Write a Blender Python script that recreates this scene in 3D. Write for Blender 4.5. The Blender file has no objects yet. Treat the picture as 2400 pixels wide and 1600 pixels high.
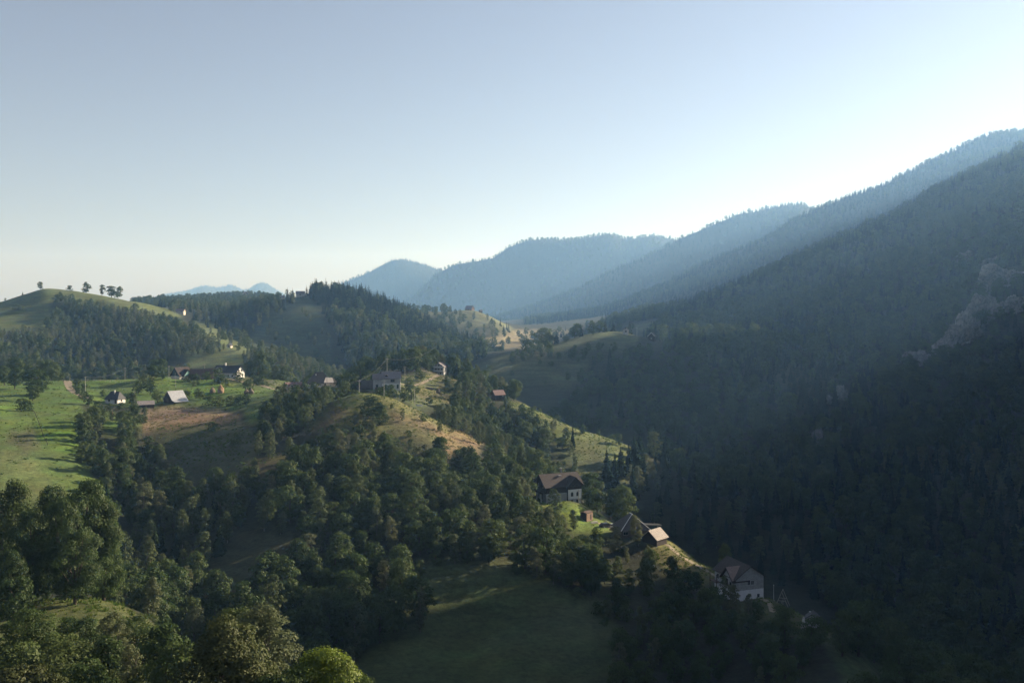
import bpy, bmesh, math, random
import numpy as np
from mathutils import Vector, Matrix

random.seed(7)
RNG = np.random.default_rng(11)
scene = bpy.context.scene
COL = scene.collection
F, CX, HZ = 2287.0, 1176.0, 690.0          # focal length, centre column and horizon row of the photo (2352 px wide)
SUN_AZ, SUN_EL = math.radians(61.0), math.radians(18.5)   # azimuth measured to the right of the view direction
SUN_DIR = np.array([math.cos(SUN_EL) * math.sin(SUN_AZ), math.cos(SUN_EL) * math.cos(SUN_AZ), math.sin(SUN_EL)])

SHADOW_EDGE = [(900, 60, 0), (800, 95, 0), (700, 125, 0), (520, 150, 0), (400, 172, 0), (330, 184, 2), (600, 196, 22), (800, 225, 26), (900, 240, 22),
               (1640, 300, 0), (1560, 325, 0), (1430, 360, 0), (1420, 450, 0), (1440, 520, 0), (1345, 860, 0), (1560, 1100, 0), (2000, 1500, 0), (2330, 2050, -30), (2500, 2450, -230), (2700, 3300, -450), (2900, 4500, -600)]
CREST_ROUGH = 7
# ------------------------------------------------------------------ relief
# every row is a cross-section of the land at one distance in front of the camera: (column, row) of the ground there
ROWS = [
 (6,   [(0, 3000), (2352, 3000)]),
 (40,  [(0, 2000), (800, 2050), (2352, 2200)]),
 (60,  [(0, 1760), (300, 1760), (700, 1790), (1200, 1850), (2352, 1900)]),
 (90,  [(0, 1620), (300, 1600), (700, 1650), (1000, 1720), (1500, 1770), (2352, 1790)]),
 (120, [(0, 1510), (250, 1545), (500, 1560), (700, 1610), (900, 1650), (1200, 1680), (1600, 1700), (2352, 1720)]),
 (150, [(0, 1440), (200, 1425), (350, 1460), (500, 1535), (700, 1600), (850, 1640), (1000, 1660), (1400, 1700), (2352, 1750)]),
 (170, [(0, 1392), (200, 1378), (320, 1405), (420, 1500), (600, 1600), (800, 1640), (1000, 1660), (1400, 1680), (2352, 1710)]),
 (200, [(0, 1395), (200, 1392), (320, 1450), (450, 1530), (600, 1572), (800, 1592), (1000, 1600), (1200, 1600), (1400, 1620), (1700, 1612), (1850, 1580), (1950, 1560), (2100, 1590), (2352, 1690)]),
 (240, [(0, 1345), (150, 1362), (300, 1410), (450, 1422), (600, 1422), (800, 1428), (950, 1442), (1100, 1455), (1250, 1442), (1400, 1450), (1600, 1460), (1750, 1450), (1870, 1440), (1930, 1460), (2100, 1580), (2352, 1650)]),
 (265, [(0, 1280), (150, 1308), (300, 1350), (450, 1345), (600, 1332), (800, 1320), (950, 1320), (1100, 1330), (1250, 1345), (1400, 1380), (1550, 1392), (1650, 1376), (1690, 1372), (1750, 1372), (1810, 1398), (1890, 1440), (2000, 1560), (2352, 1640)]),
 (300, [(0, 1175), (150, 1205), (300, 1252), (450, 1228), (600, 1208), (750, 1192), (900, 1192), (1050, 1206), (1200, 1240), (1330, 1290), (1450, 1304), (1560, 1292), (1640, 1308), (1700, 1345), (1800, 1440), (2000, 1560), (2352, 1610)]),
 (325, [(0, 1114), (150, 1137), (300, 1186), (400, 1168), (500, 1148), (620, 1132), (750, 1126), (900, 1131), (1050, 1146), (1200, 1182), (1350, 1236), (1450, 1232), (1530, 1245), (1620, 1310), (1750, 1430), (2000, 1530), (2352, 1560)]),
 (355, [(0, 1060), (150, 1082), (250, 1116), (350, 1122), (500, 1088), (600, 1066), (750, 1055), (900, 1068), (1050, 1096), (1180, 1132), (1260, 1152), (1310, 1153), (1360, 1174), (1420, 1205), (1500, 1275), (1600, 1360), (1750, 1440), (2000, 1480), (2352, 1490)]),
 (385, [(0, 1012), (150, 1032), (250, 1064), (350, 1080), (480, 1044), (600, 1018), (700, 996), (800, 976), (900, 979), (1000, 1008), (1100, 1056), (1200, 1092), (1300, 1152), (1400, 1230), (1500, 1310), (1650, 1390), (2000, 1440), (2352, 1430)]),
 (415, [(0, 970), (150, 987), (250, 1012), (350, 1030), (480, 1002), (600, 977), (700, 950), (780, 918), (840, 904), (900, 915), (960, 947), (1040, 992), (1100, 1018), (1200, 1075), (1300, 1150), (1400, 1215), (1550, 1300), (1750, 1380), (2000, 1395), (2352, 1370)]),
 (440, [(0, 945), (150, 957), (250, 967), (350, 985), (480, 972), (580, 952), (680, 932), (780, 930), (850, 928), (920, 928), (1000, 962), (1060, 990), (1150, 1040), (1250, 1100), (1350, 1150), (1500, 1240), (1700, 1320), (2000, 1340), (2352, 1310)]),
 (470, [(0, 925), (150, 932), (250, 945), (350, 952), (420, 950), (500, 946), (600, 926), (680, 906), (750, 897), (830, 897), (890, 890), (960, 916), (1040, 952), (1120, 980), (1200, 1000), (1300, 1030), (1400, 1060), (1480, 1100), (1600, 1190), (1750, 1260), (2000, 1280), (2352, 1250)]),
 (500, [(0, 905), (150, 911), (265, 929), (350, 931), (420, 926), (500, 921), (600, 911), (680, 896), (750, 886), (830, 889), (890, 882), (960, 896), (1040, 918), (1120, 930), (1180, 932), (1260, 956), (1340, 992), (1400, 1008), (1500, 1050), (1650, 1150), (2000, 1210), (2352, 1190)]),
 (540, [(0, 893), (150, 896), (265, 902), (350, 902), (500, 900), (600, 899), (700, 891), (760, 889), (830, 886), (890, 870), (960, 870), (1040, 884), (1120, 900), (1180, 918), (1260, 965), (1340, 1030), (1450, 1090), (1650, 1130), (2000, 1160), (2352, 1130)]),
 (600, [(0, 878), (150, 878), (265, 874), (350, 867), (430, 872), (520, 868), (620, 873), (700, 882), (760, 892), (830, 868), (890, 848), (960, 842), (1010, 858), (1060, 875), (1120, 905), (1200, 970), (1300, 1020), (1450, 1060), (1650, 1090), (2000, 1100), (2352, 1070)]),
 (660, [(0, 895), (150, 905), (300, 885), (430, 870), (560, 870), (650, 895), (760, 915), (830, 880), (890, 856), (960, 852), (1060, 885), (1120, 905), (1200, 945), (1300, 965), (1450, 990), (1650, 1010), (2000, 1030), (2352, 990)]),
 (740, [(0, 930), (300, 920), (450, 885), (560, 882), (700, 905), (800, 925), (900, 905), (1000, 900), (1100, 880), (1150, 872), (1250, 880), (1350, 890), (1450, 900), (1650, 930), (2000, 960), (2352, 905)]),
 (820, [(0, 875), (150, 885), (300, 875), (450, 842), (560, 835), (650, 840), (720, 860), (800, 885), (900, 890), (1000, 885), (1080, 845), (1150, 820), (1250, 806), (1320, 794), (1400, 784), (1480, 794), (1600, 822), (1800, 870), (2000, 890), (2352, 835)]),
 (880, [(0, 835), (150, 845), (300, 835), (420, 812), (520, 806), (600, 815), (700, 840), (780, 865), (900, 862), (1000, 865), (1080, 835), (1150, 806), (1250, 796), (1330, 774), (1400, 764), (1460, 772), (1600, 802), (1800, 840), (2000, 850), (2352, 790)]),
 (960, [(0, 792), (150, 802), (300, 785), (400, 775), (480, 780), (560, 800), (650, 830), (750, 850), (850, 825), (950, 815), (1050, 815), (1150, 808), (1250, 808), (1350, 785), (1420, 778), (1500, 788), (1650, 795), (1800, 800), (2000, 800), (2200, 750), (2352, 700)]),
 (1080, [(0, 735), (100, 738), (200, 745), (300, 730), (400, 745), (480, 760), (560, 785), (650, 785), (750, 770), (850, 760), (950, 778), (1050, 805), (1130, 832), (1250, 822), (1400, 795), (1550, 780), (1700, 775), (1850, 765), (2000, 755), (2150, 700), (2352, 610)]),
 (1200, [(0, 693), (60, 674), (110, 662), (160, 665), (230, 676), (300, 694), (380, 715), (450, 738), (550, 742), (620, 712), (700, 700), (800, 712), (900, 735), (1000, 772), (1080, 805), (1150, 825), (1250, 815), (1400, 790), (1500, 772), (1600, 757), (1750, 742), (1900, 722), (2050, 690), (2200, 625), (2352, 550)]),
 (1280, [(0, 702), (100, 684), (200, 688), (300, 694), (400, 712), (500, 722), (600, 698), (660, 684), (740, 674), (820, 684), (900, 713), (1000, 763), (1080, 800), (1150, 820), (1300, 803), (1450, 775), (1550, 750), (1700, 730), (1850, 695), (2000, 657), (2200, 570), (2352, 500)]),
 (1450, [(0, 722), (200, 722), (300, 710), (400, 706), (500, 712), (600, 712), (700, 715), (800, 725), (900, 745), (1000, 765), (1100, 788), (1180, 792), (1300, 782), (1450, 755), (1550, 735), (1700, 705), (1850, 656), (2000, 606), (2200, 508), (2352, 440)]),
 (1700, [(0, 727), (200, 722), (330, 699), (420, 695), (520, 695), (640, 698), (760, 722), (880, 718), (930, 706), (1000, 712), (1080, 708), (1130, 724), (1180, 758), (1220, 768), (1300, 763), (1450, 738), (1550, 724), (1650, 696), (1800, 637), (1950, 567), (2100, 500), (2200, 455), (2352, 390)]),
 (2050, [(0, 720), (200, 714), (330, 693), (430, 688), (520, 684), (580, 680), (640, 690), (760, 722), (930, 724), (1080, 728), (1200, 748), (1350, 738), (1500, 722), (1560, 718), (1700, 659), (1850, 585), (1960, 535), (2100, 467), (2200, 418), (2352, 350)]),
 (2350, [(0, 722), (300, 708), (640, 704), (900, 738), (1200, 750), (1350, 735), (1560, 725), (1700, 690), (1850, 640), (2000, 575), (2200, 480), (2352, 420)]),
 (3500,  [(0, 727), (640, 715), (900, 738), (1100, 742), (1250, 732), (1380, 708), (1500, 664), (1600, 620), (1750, 550), (1875, 490), (1960, 456), (2060, 416), (2160, 368), (2260, 324), (2352, 309)]),
 (4000,  [(0, 728), (900, 738), (1170, 738), (1350, 718), (1600, 665), (1875, 565), (2352, 420)]),
 (4600,   [(0, 735), (900, 738), (1100, 738), (1180, 718), (1300, 674), (1450, 604), (1560, 554), (1650, 514), (1720, 485), (1790, 470), (1830, 470), (1880, 489), (2000, 505), (2352, 500)]),
 (5100,   [(0, 735), (900, 738), (1180, 725), (1560, 620), (1830, 540), (2352, 540)]),
 (5900,   [(0, 735), (850, 738), (940, 690), (1010, 626), (1060, 604), (1100, 598), (1130, 593), (1170, 569), (1230, 552), (1260, 552), (1300, 553), (1350, 544), (1400, 539), (1440, 549), (1490, 544), (1560, 555), (1700, 575), (2352, 600)]),
 (6500,   [(0, 735), (800, 735), (1010, 665), (1230, 600), (1560, 610), (2352, 630)]),
 (7400,   [(0, 735), (640, 720), (790, 653), (850, 624), (915, 596), (960, 606), (1020, 624), (1100, 640), (1300, 660), (2352, 670)]),
 (8600,   [(0, 738), (640, 735), (915, 680), (1300, 700), (2352, 720)]),
 (12500,  [(0, 725), (280, 705), (330, 692), (380, 677), (430, 668), (470, 657), (500, 661), (530, 655), (562, 667), (600, 650), (640, 670), (690, 695), (760, 725), (2352, 730)]),
 (16000, [(0, 712), (2352, 712)]),
]

def pchip(xs, ys, xq):
    """monotone cubic through (xs, ys); ys may be (n,) or (n, m)"""
    xs = np.asarray(xs, float); ys = np.asarray(ys, float)
    one = ys.ndim == 1
    if one: ys = ys[:, None]
    h = np.diff(xs)[:, None]; d = np.diff(ys, axis=0) / h
    m = np.zeros_like(ys); m[0] = d[0]; m[-1] = d[-1]
    if len(xs) > 2:
        w1 = 2 * h[1:] + h[:-1]; w2 = h[1:] + 2 * h[:-1]
        same = (d[1:] * d[:-1]) > 0
        with np.errstate(divide='ignore', invalid='ignore'):
            hm = (w1 + w2) / (w1 / d[:-1] + w2 / d[1:])
        m[1:-1] = np.where(same, hm, 0)
    q = np.clip(xq, xs[0], xs[-1]); i = np.clip(np.searchsorted(xs, q) - 1, 0, len(xs) - 2)
    t = ((q - xs[i]) / h[i, 0])[:, None]; hh = h[i]
    r = (ys[i] * (1 + 2*t) * (1-t)**2 + m[i] * hh * t * (1-t)**2 + ys[i+1] * t*t * (3 - 2*t) + m[i+1] * hh * t*t * (t-1))
    return r[:, 0] if one else r

def hash2(ix, iy, s):
    n = (ix * 374761393 + iy * 668265263 + s * 974634777) & 0xffffffff
    n = ((n ^ (n >> 13)) * 1274126177) & 0xffffffff
    return ((n ^ (n >> 16)) & 0xffff) / 65535.0

def vnoise(x, y, s=0):
    ix = np.floor(x).astype(np.int64); iy = np.floor(y).astype(np.int64)
    fx = x - ix; fy = y - iy
    fx = fx*fx*(3-2*fx); fy = fy*fy*(3-2*fy)
    a = hash2(ix, iy, s); b = hash2(ix+1, iy, s); c = hash2(ix, iy+1, s); d = hash2(ix+1, iy+1, s)
    return (a*(1-fx)+b*fx)*(1-fy) + (c*(1-fx)+d*fx)*fy

def fbm(x, y, o=4, s=0):
    r = 0; a = .5; n = 0
    for k in range(o):
        r = r + a * vnoise(x, y, s + k); n += a; x = x*2.03 + 17.1; y = y*2.03 + 5.7; a *= .5
    return r / n * 2 - 1

U_IN = np.linspace(-0.56, 0.56, 430)
U = np.concatenate([np.linspace(-1.7, -0.575, 34), U_IN, np.linspace(0.575, 1.2, 60), np.linspace(1.23, 3.2, 60)])
LD = np.linspace(math.log(6), math.log(16000), 460)
D = np.exp(LD)
rowz = []
px = U * F + CX
for d, prof in ROWS:
    p = np.array(prof, float)
    rowz.append((HZ - pchip(p[:, 0], p[:, 1], px)) / F)          # slope z / distance
tab = pchip([math.log(d) for d, _ in ROWS], np.array(rowz), LD)   # (distance, column)
UU, DD = np.meshgrid(U, D)
XX = UU * DD; YY = DD.copy()
ZZ = tab * DD
# the land outside the picture on the right: an unseen mountain, its crest shaped to cast the evening shadow
XE = 0.545 * DD
side = np.interp(D, [6, 200, 330, 500, 900, 1800, 2600, 3600, 5000, 16000], [.05, .10, .20, .26, .28, .26, .06, .0, .0, .0])[:, None]
ZZ = ZZ + 220 * (1 - np.exp(-side * np.maximum(XX - XE, 0) / 220))
HX, HY = math.sin(SUN_AZ), math.cos(SUN_AZ); TEL = math.tan(SUN_EL)
def tabz(pxv, d):
    return float(np.interp((pxv - CX) / F, U, np.array([np.interp(math.log(d), LD, tab[:, k]) for k in range(len(U))]))) * d
edge = []
for pxv, d, dz in SHADOW_EDGE:              # where the shadow of that mountain ends on the ground
    x = (pxv - CX) / F * d; z = tabz(pxv, d) + dz
    s = x * HX + d * HY
    edge.append((x * HY - d * HX, z - s * TEL, s + max((.66 * d - x) / .6, 500) * 1.1))
edge.sort()
et, ec, es = (np.array(v) for v in zip(*edge))
TT = XX * HY - YY * HX; SS = XX * HX + YY * HY
sc = np.interp(TT, et, es) + 40 * fbm(TT / 130, TT * 0, 2, 77)
cz = np.interp(TT, et, ec) + sc * TEL + (CREST_ROUGH * fbm(TT / 90, TT * 0 + 3, 3, 55) + np.clip((-TT - 380) / 500, 0, 1) * 230 * fbm(TT / 260, TT * 0 + 9, 3, 58))
wall = cz - .52 * np.abs(SS - sc) - np.clip(np.abs(SS - sc) - 500, 0, None) * .3
fade = np.clip((UU - .57) / .04, 0, 1)
ZZ = np.where(wall > ZZ, ZZ + (wall - ZZ) * fade, ZZ)
# small relief that no cross-section carries
far = np.clip((DD - 800) / 1500, 0, 1)
near = np.clip((DD - 60) / 200, 0, 1)
amp = (1.6 * near + 14 * far ** 2.2) * np.clip(1 - (DD - 9000) / 2000, .25, 1)
ZZ = ZZ + amp * fbm(XX / (60 + 260 * far), YY / (60 + 260 * far), 5, 3)
ZZ = ZZ + (.9 * fbm(XX / 16, YY / 16, 4, 9) + 1.3 * (1 - 2 * np.abs(fbm(XX / 55, YY / 40, 3, 31)))* np.clip((DD - 180) / 100, 0, 1)) * near * np.clip(1 - (DD - 500) / 900, 0, 1)
gully = 1 - np.abs(fbm(XX / 420 + .7 * YY / 420, YY / 700, 4, 21))
ZZ = ZZ - np.clip((DD - 900) / 1200, 0, 1) * np.clip((6000 - DD) / 1500, 0, 1) * np.clip((UU - .0) / .2, 0, 1) * 42 * (gully ** 3 - .5)

def ground_z(x, y):
    x = np.asarray(x, float); y = np.asarray(y, float)
    u = x / y
    j = np.clip(np.searchsorted(U, u) - 1, 0, len(U) - 2); fu = np.clip((u - U[j]) / (U[j+1] - U[j]), 0, 1)
    l = (np.log(y) - LD[0]) / (LD[1] - LD[0]); i = np.clip(l.astype(int) if l.ndim else np.array(int(l)), 0, len(LD) - 2); fl = np.clip(l - i, 0, 1)
    return (ZZ[i, j]*(1-fu) + ZZ[i, j+1]*fu) * (1-fl) + (ZZ[i+1, j]*(1-fu) + ZZ[i+1, j+1]*fu) * fl

PY = HZ - F * ZZ / DD                        # row at which each ground vertex is seen
VIS = np.ones_like(PY, bool)                 # not hidden behind nearer ground
VIS[1:] = PY[1:] <= np.minimum.accumulate(PY, axis=0)[:-1] + 1.0

def spot(pxv, pyv, dmin=60, dmax=12000):
    """the point of the ground seen at column/row (pxv, pyv)"""
    u = (pxv - CX) / F
    ds = np.exp(np.linspace(math.log(dmin), math.log(dmax), 3000))
    z = ground_z(u * ds, ds)
    p = HZ - F * z / ds
    k = np.nonzero(p <= pyv)[0]
    k = k[0] if len(k) else int(np.argmin(p))
    return Vector((u * ds[k], ds[k], float(z[k])))

def at(pxv, d):
    x = (pxv - CX) / F * d
    return Vector((x, d, float(ground_z(np.array([x]), np.array([d]))[0])))

def inpoly(x, y, poly):
    x = np.asarray(x); y = np.asarray(y); r = np.zeros(x.shape, bool)
    n = len(poly); j = n - 1
    for i in range(n):
        xi, yi = poly[i]; xj, yj = poly[j]
        c = ((yi > y) != (yj > y)) & (x < (xj - xi) * (y - yi) / (yj - yi + 1e-12) + xi)
        r ^= c; j = i
    return r
# ------------------------------------------------------------------ materials
def hexc(r, g, b): return (r, g, b, 1)

def nodes_of(m):
    m.use_nodes = True
    return m.node_tree.nodes, m.node_tree.links

def mat(name, col, rough=.85, var=.25, scale=1.2, bump=.0, col2=None, wave=None, metal=0.0, spec=.3):
    """weathered plain surface: two noises mottle the colour; wave=(scale, axis, amount) adds boards, tiles or courses"""
    m = bpy.data.materials.new(name); n, l = nodes_of(m)
    b = n['Principled BSDF']; b.inputs['Roughness'].default_value = rough; b.inputs['Metallic'].default_value = metal
    b.inputs['Specular IOR Level'].default_value = spec
    tc = n.new('ShaderNodeTexCoord'); nz = n.new('ShaderNodeTexNoise'); nz.inputs['Scale'].default_value = scale; nz.inputs['Detail'].default_value = 6; nz.inputs['Roughness'].default_value = .65
    l.new(tc.outputs['Object'], nz.inputs['Vector'])
    rp = n.new('ShaderNodeValToRGB'); l.new(nz.outputs['Fac'], rp.inputs[0])
    c2 = col2 or tuple(c * (1 - var) for c in col)
    rp.color_ramp.elements[0].position = .32; rp.color_ramp.elements[1].position = .68
    rp.color_ramp.elements[0].color = (*c2, 1); rp.color_ramp.elements[1].color = (*[min(1, c * (1 + var * .4)) for c in col], 1)
    out = rp.outputs[0]; hgt = nz.outputs['Fac']
    if wave:
        wv = n.new('ShaderNodeTexWave'); wv.wave_type = 'BANDS'; wv.bands_direction = wave[1]; wv.inputs['Scale'].default_value = wave[0]
        wv.inputs['Distortion'].default_value = .6; wv.inputs['Detail'].default_value = 2; wv.inputs['Detail Scale'].default_value = 2.5
        l.new(tc.outputs['Object'], wv.inputs['Vector'])
        mx = n.new('ShaderNodeMix'); mx.data_type = 'RGBA'; mx.blend_type = 'MULTIPLY'; mx.inputs[0].default_value = wave[2]
        l.new(out, mx.inputs[6]); l.new(wv.outputs['Color'], mx.inputs[7]); out = mx.outputs[2]; hgt = wv.outputs['Fac']
    l.new(out, b.inputs['Base Color'])
    if bump:
        bp = n.new('ShaderNodeBump'); bp.inputs['Strength'].default_value = bump; bp.inputs['Distance'].default_value = .05
        l.new(hgt, bp.inputs['Height']); l.new(bp.outputs[0], b.inputs['Normal'])
    return m

def leaf_mat(name, a, b_, c, trans=.3, gloss=.0):
    """foliage: each plant takes its own tone between three leaf colours, each clump varies a little"""
    m = bpy.data.materials.new(name); n, l = nodes_of(m); n.clear()
    out = n.new('ShaderNodeOutputMaterial'); oi = n.new('ShaderNodeObjectInfo'); rp = n.new('ShaderNodeValToRGB')
    e = rp.color_ramp.elements; e[0].color = (*a, 1); e[1].color = (*c, 1); mid = e.new(.5); mid.color = (*b_, 1)
    l.new(oi.outputs['Random'], rp.inputs[0])
    at_ = n.new('ShaderNodeAttribute'); at_.attribute_name = 'tone'
    hs = n.new('ShaderNodeHueSaturation'); l.new(rp.outputs[0], hs.inputs['Color']); l.new(at_.outputs['Fac'], hs.inputs['Value'])
    df = n.new('ShaderNodeBsdfDiffuse'); tr = n.new('ShaderNodeBsdfTranslucent'); mx = n.new('ShaderNodeMixShader'); mx.inputs[0].default_value = trans
    l.new(hs.outputs[0], df.inputs[0]); l.new(hs.outputs[0], tr.inputs[0]); l.new(df.outputs[0], mx.inputs[1]); l.new(tr.outputs[0], mx.inputs[2])
    res = mx.outputs[0]
    if gloss:
        gl = n.new('ShaderNodeBsdfGlossy'); gl.inputs['Roughness'].default_value = .5; gl.inputs[0].default_value = (.9, .9, .8, 1)
        m2 = n.new('ShaderNodeMixShader'); m2.inputs[0].default_value = gloss; l.new(res, m2.inputs[1]); l.new(gl.outputs[0], m2.inputs[2]); res = m2.outputs[0]
    l.new(res, out.inputs[0])
    return m

LEAF = {
 'broad': leaf_mat('broadleaf_leaves', (.038, .066, .022), (.052, .084, .027), (.076, .106, .035), .44, .012),
 'birch': leaf_mat('birch_leaves', (.066, .094, .040), (.092, .118, .054), (.124, .138, .074), .45, .012),
 'spruce': leaf_mat('spruce_needles', (.013, .027, .016), (.019, .035, .019), (.028, .043, .021), .12),
 'bush': leaf_mat('bush_leaves', (.040, .068, .022), (.056, .085, .028), (.082, .102, .036), .42, .01),
 'bright': leaf_mat('young_leaves', (.12, .165, .022), (.13, .175, .024), (.14, .18, .026), .42, .02),
 'glossy': leaf_mat('walnut_leaves', (.054, .068, .024), (.060, .072, .027), (.066, .078, .029), .28, .014),
}
BARK = mat('bark', (.075, .062, .05), .95, .4, 3)
BARK_PALE = mat('pale_bark', (.17, .16, .14), .9, .45, 4)

# ------------------------------------------------------------------ plants (unit height, base at the origin)
def frame_of(nrm, rng):
    r = rng.normal(size=nrm.shape); t = np.cross(nrm, r); t /= np.linalg.norm(t, axis=1)[:, None] + 1e-9
    return t, np.cross(nrm, t)

def mesh_from(name, V, faces, mats, tone=None, mi=None):
    me = bpy.data.meshes.new(name)
    me.from_pydata(V.tolist() if hasattr(V, 'tolist') else V, [], faces if isinstance(faces, list) else faces.tolist())
    for m in mats: me.materials.append(m)
    if mi is not None: me.polygons.foreach_set('material_index', np.asarray(mi, np.int32))
    if tone is not None:
        a = me.attributes.new('tone', 'FLOAT', 'FACE'); a.data.foreach_set('value', np.asarray(tone, np.float32))
    me.update()
    return me

def leafy(n, leaf, seed, prof, clumps, crad, tilt=.34):
    """leaf clumps spread through a crown whose radius at height t is prof(t)"""
    rng = np.random.default_rng(seed)
    t0, t1 = prof[0][0], prof[-1][0]
    pt = np.array(prof); sx_, sy_ = rng.normal(size=2) * .06; ex, ey = 1 + rng.normal() * .12, 1 + rng.normal() * .12
    cc = []
    for k in range(clumps):
        t = t0 + (t1 - t0) * ((k + rng.random()) / clumps)
        R = np.interp(t, pt[:, 0], pt[:, 1])
        a = k * 2.39996 + rng.normal() * .5; rr = R * (rng.random() ** .45) * .92
        cc.append((rr * math.cos(a) * ex + sx_ * t, rr * math.sin(a) * ey + sy_ * t, t, crad * (.65 + .7 * rng.random()) * (.55 + .45 * min(1, R / (.6 * pt[:, 1].max())))))
    cc = np.array(cc)
    wgt = cc[:, 3] ** 2; ci = rng.choice(len(cc), size=n, p=wgt / wgt.sum())
    dr = rng.normal(size=(n, 3)); dr /= np.linalg.norm(dr, axis=1)[:, None]
    low = dr[:, 2] < -.25; dr[low, 2] *= -rng.random(low.sum())
    rad = cc[ci, 3] * (.72 + .38 * rng.random(n))
    P = cc[ci, :3] + dr * rad[:, None] * np.array([1, 1, .82])
    outw = P - np.array([0, 0, .45 * (t0 + t1)]); outw /= np.linalg.norm(outw, axis=1)[:, None] + 1e-9
    nrm = dr * .6 + outw * .5 + rng.normal(size=(n, 3)) * tilt; nrm /= np.linalg.norm(nrm, axis=1)[:, None]
    tx, ty = frame_of(nrm, rng)
    s = leaf * (.6 + .8 * rng.random(n))[:, None]
    V = np.stack([P - tx * s, P - ty * s * .62 + nrm * s * .12, P + tx * s, P + ty * s * .62 + nrm * s * .12], 1).reshape(-1, 3)
    Fc = np.arange(4 * n).reshape(n, 4)
    ctone = .82 + .36 * rng.random(len(cc))
    tone = ctone[ci] * (.88 + .24 * rng.random(n))
    return V, Fc, tone, cc

def spire(levels, per, seed, R=.18):
    """whorls of drooping boughs narrowing to a pointed top"""
    rng = np.random.default_rng(seed); V = []; Fc = []; tone = []
    for i in range(levels):
        t = .07 + .93 * (i / levels) ** .92
        r = R * (1 - t) ** .82 * (.8 + .4 * rng.random()) + .008
        k = max(4, int(per * (1 - .45 * t)))
        a0 = rng.random() * 6.3; lt = .8 + .4 * rng.random()
        for j in range(k):
            a = a0 + j * 2 * math.pi / k + rng.normal() * .2; rr = r * (.7 + .5 * rng.random())
            ca, sa = math.cos(a), math.sin(a); wv = rr * .36
            z1 = t - rr * (.35 + .35 * rng.random())
            p0 = (0, 0, t + .022); p1 = (ca*rr*.6 - sa*wv, sa*rr*.6 + ca*wv, t - rr*.28); p2 = (ca*rr, sa*rr, z1); p3 = (ca*rr*.6 + sa*wv, sa*rr*.6 - ca*wv, t - rr*.28)
            b = len(V); V += [p0, p1, p2, p3]; Fc.append([b, b+1, b+2, b+3]); tone.append(lt * (.8 + .4 * rng.random()))
            q = (ca*rr*.55, sa*rr*.55, t - rr*.75); V.append(q); Fc.append([b, b+4, b+2]); tone.append(lt * .8)
    b = len(V); V += [(0, 0, 1.02), (.012, 0, .93), (-.006, .011, .93), (-.006, -.011, .93)]
    Fc += [[b, b+1, b+2], [b, b+2, b+3], [b, b+3, b+1]]; tone += [1, 1, 1]
    return np.array(V), Fc, tone

def limb(V, Fc, p, q, r0, r1, k=6):
    p = Vector(p); q = Vector(q); d = (q - p).normalized(); x = d.orthogonal().normalized(); y = d.cross(x); b = len(V)
    for c, r in ((p, r0), (q, r1)):
        for i in range(k):
            a = 2 * math.pi * i / k; v = c + x * (r * math.cos(a)) + y * (r * math.sin(a)); V.append(tuple(v))
    for i in range(k): Fc.append([b + i, b + (i+1) % k, b + k + (i+1) % k, b + k + i])
    Fc.append([b + k + i for i in range(k)])

def stem(seed, top, r0, cc=None, limbs=5, k=6):
    rng = np.random.default_rng(seed + 500); V = []; Fc = []
    p = np.array([0, 0, -.06]); m = 4
    pts = [p] + [np.array([rng.normal() * .012 * i, rng.normal() * .012 * i, top * (i + 1) / m]) for i in range(m)]
    for i in range(m): limb(V, Fc, pts[i], pts[i+1], r0 * (1 - i / m) + .004, r0 * (1 - (i+1) / m) + .003, k)
    if cc is not None:
        for c in cc[rng.choice(len(cc), min(limbs, len(cc)), replace=False)]:
            s = pts[1 + int(rng.integers(0, 3))]
            if c[2] > s[2] - .05: limb(V, Fc, s, c[:3], r0 * .4, .003, 5)
    return np.array(V), Fc

PROF = {
 'broad': [[(.10, .10), (.22, .30), (.42, .40), (.65, .37), (.84, .25), (.96, .08)],
           [(.08, .12), (.20, .34), (.40, .43), (.60, .42), (.80, .30), (.95, .10)],
           [(.14, .10), (.30, .26), (.52, .36), (.72, .34), (.88, .22), (.97, .07)],
           [(.10, .16), (.25, .28), (.45, .33), (.68, .33), (.86, .24), (.97, .08)],
           [(.06, .12), (.18, .27), (.36, .31), (.58, .25), (.80, .15), (.98, .03)],
           [(.12, .08), (.26, .22), (.46, .28), (.66, .29), (.84, .20), (.98, .05)],
           [(.05, .20), (.20, .38), (.45, .36), (.62, .40), (.82, .26), (.96, .09)]],
 'birch': [[(.08, .06), (.22, .16), (.42, .20), (.65, .18), (.85, .12), (.98, .03)],
           [(.06, .08), (.2, .19), (.4, .24), (.62, .22), (.82, .15), (.97, .04)],
           [(.1, .05), (.25, .13), (.5, .18), (.72, .165), (.88, .10), (.98, .03)],
           [(.04, .10), (.18, .20), (.40, .25), (.62, .24), (.82, .15), (.97, .05)]],
 'bush': [[(.0, .35), (.2, .55), (.5, .55), (.8, .35), (.95, .1)], [(.0, .45), (.2, .7), (.5, .62), (.78, .4), (.95, .15)]],
}
PROF['bright'] = [PROF['broad'][1]]; PROF['glossy'] = [PROF['broad'][1]]
LODS = {'hi': (17000, .0112, 64, .108), 'mid': (3600, .0225, 40, .120), 'low': (640, .047, 18, .150)}
SPR = {'hi': (30, 13), 'mid': (20, 10), 'low': (12, 7)}
NV = {'broad': 7, 'birch': 4, 'bush': 2, 'spruce': 3, 'bright': 1, 'glossy': 1}
CACHE = {}
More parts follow.
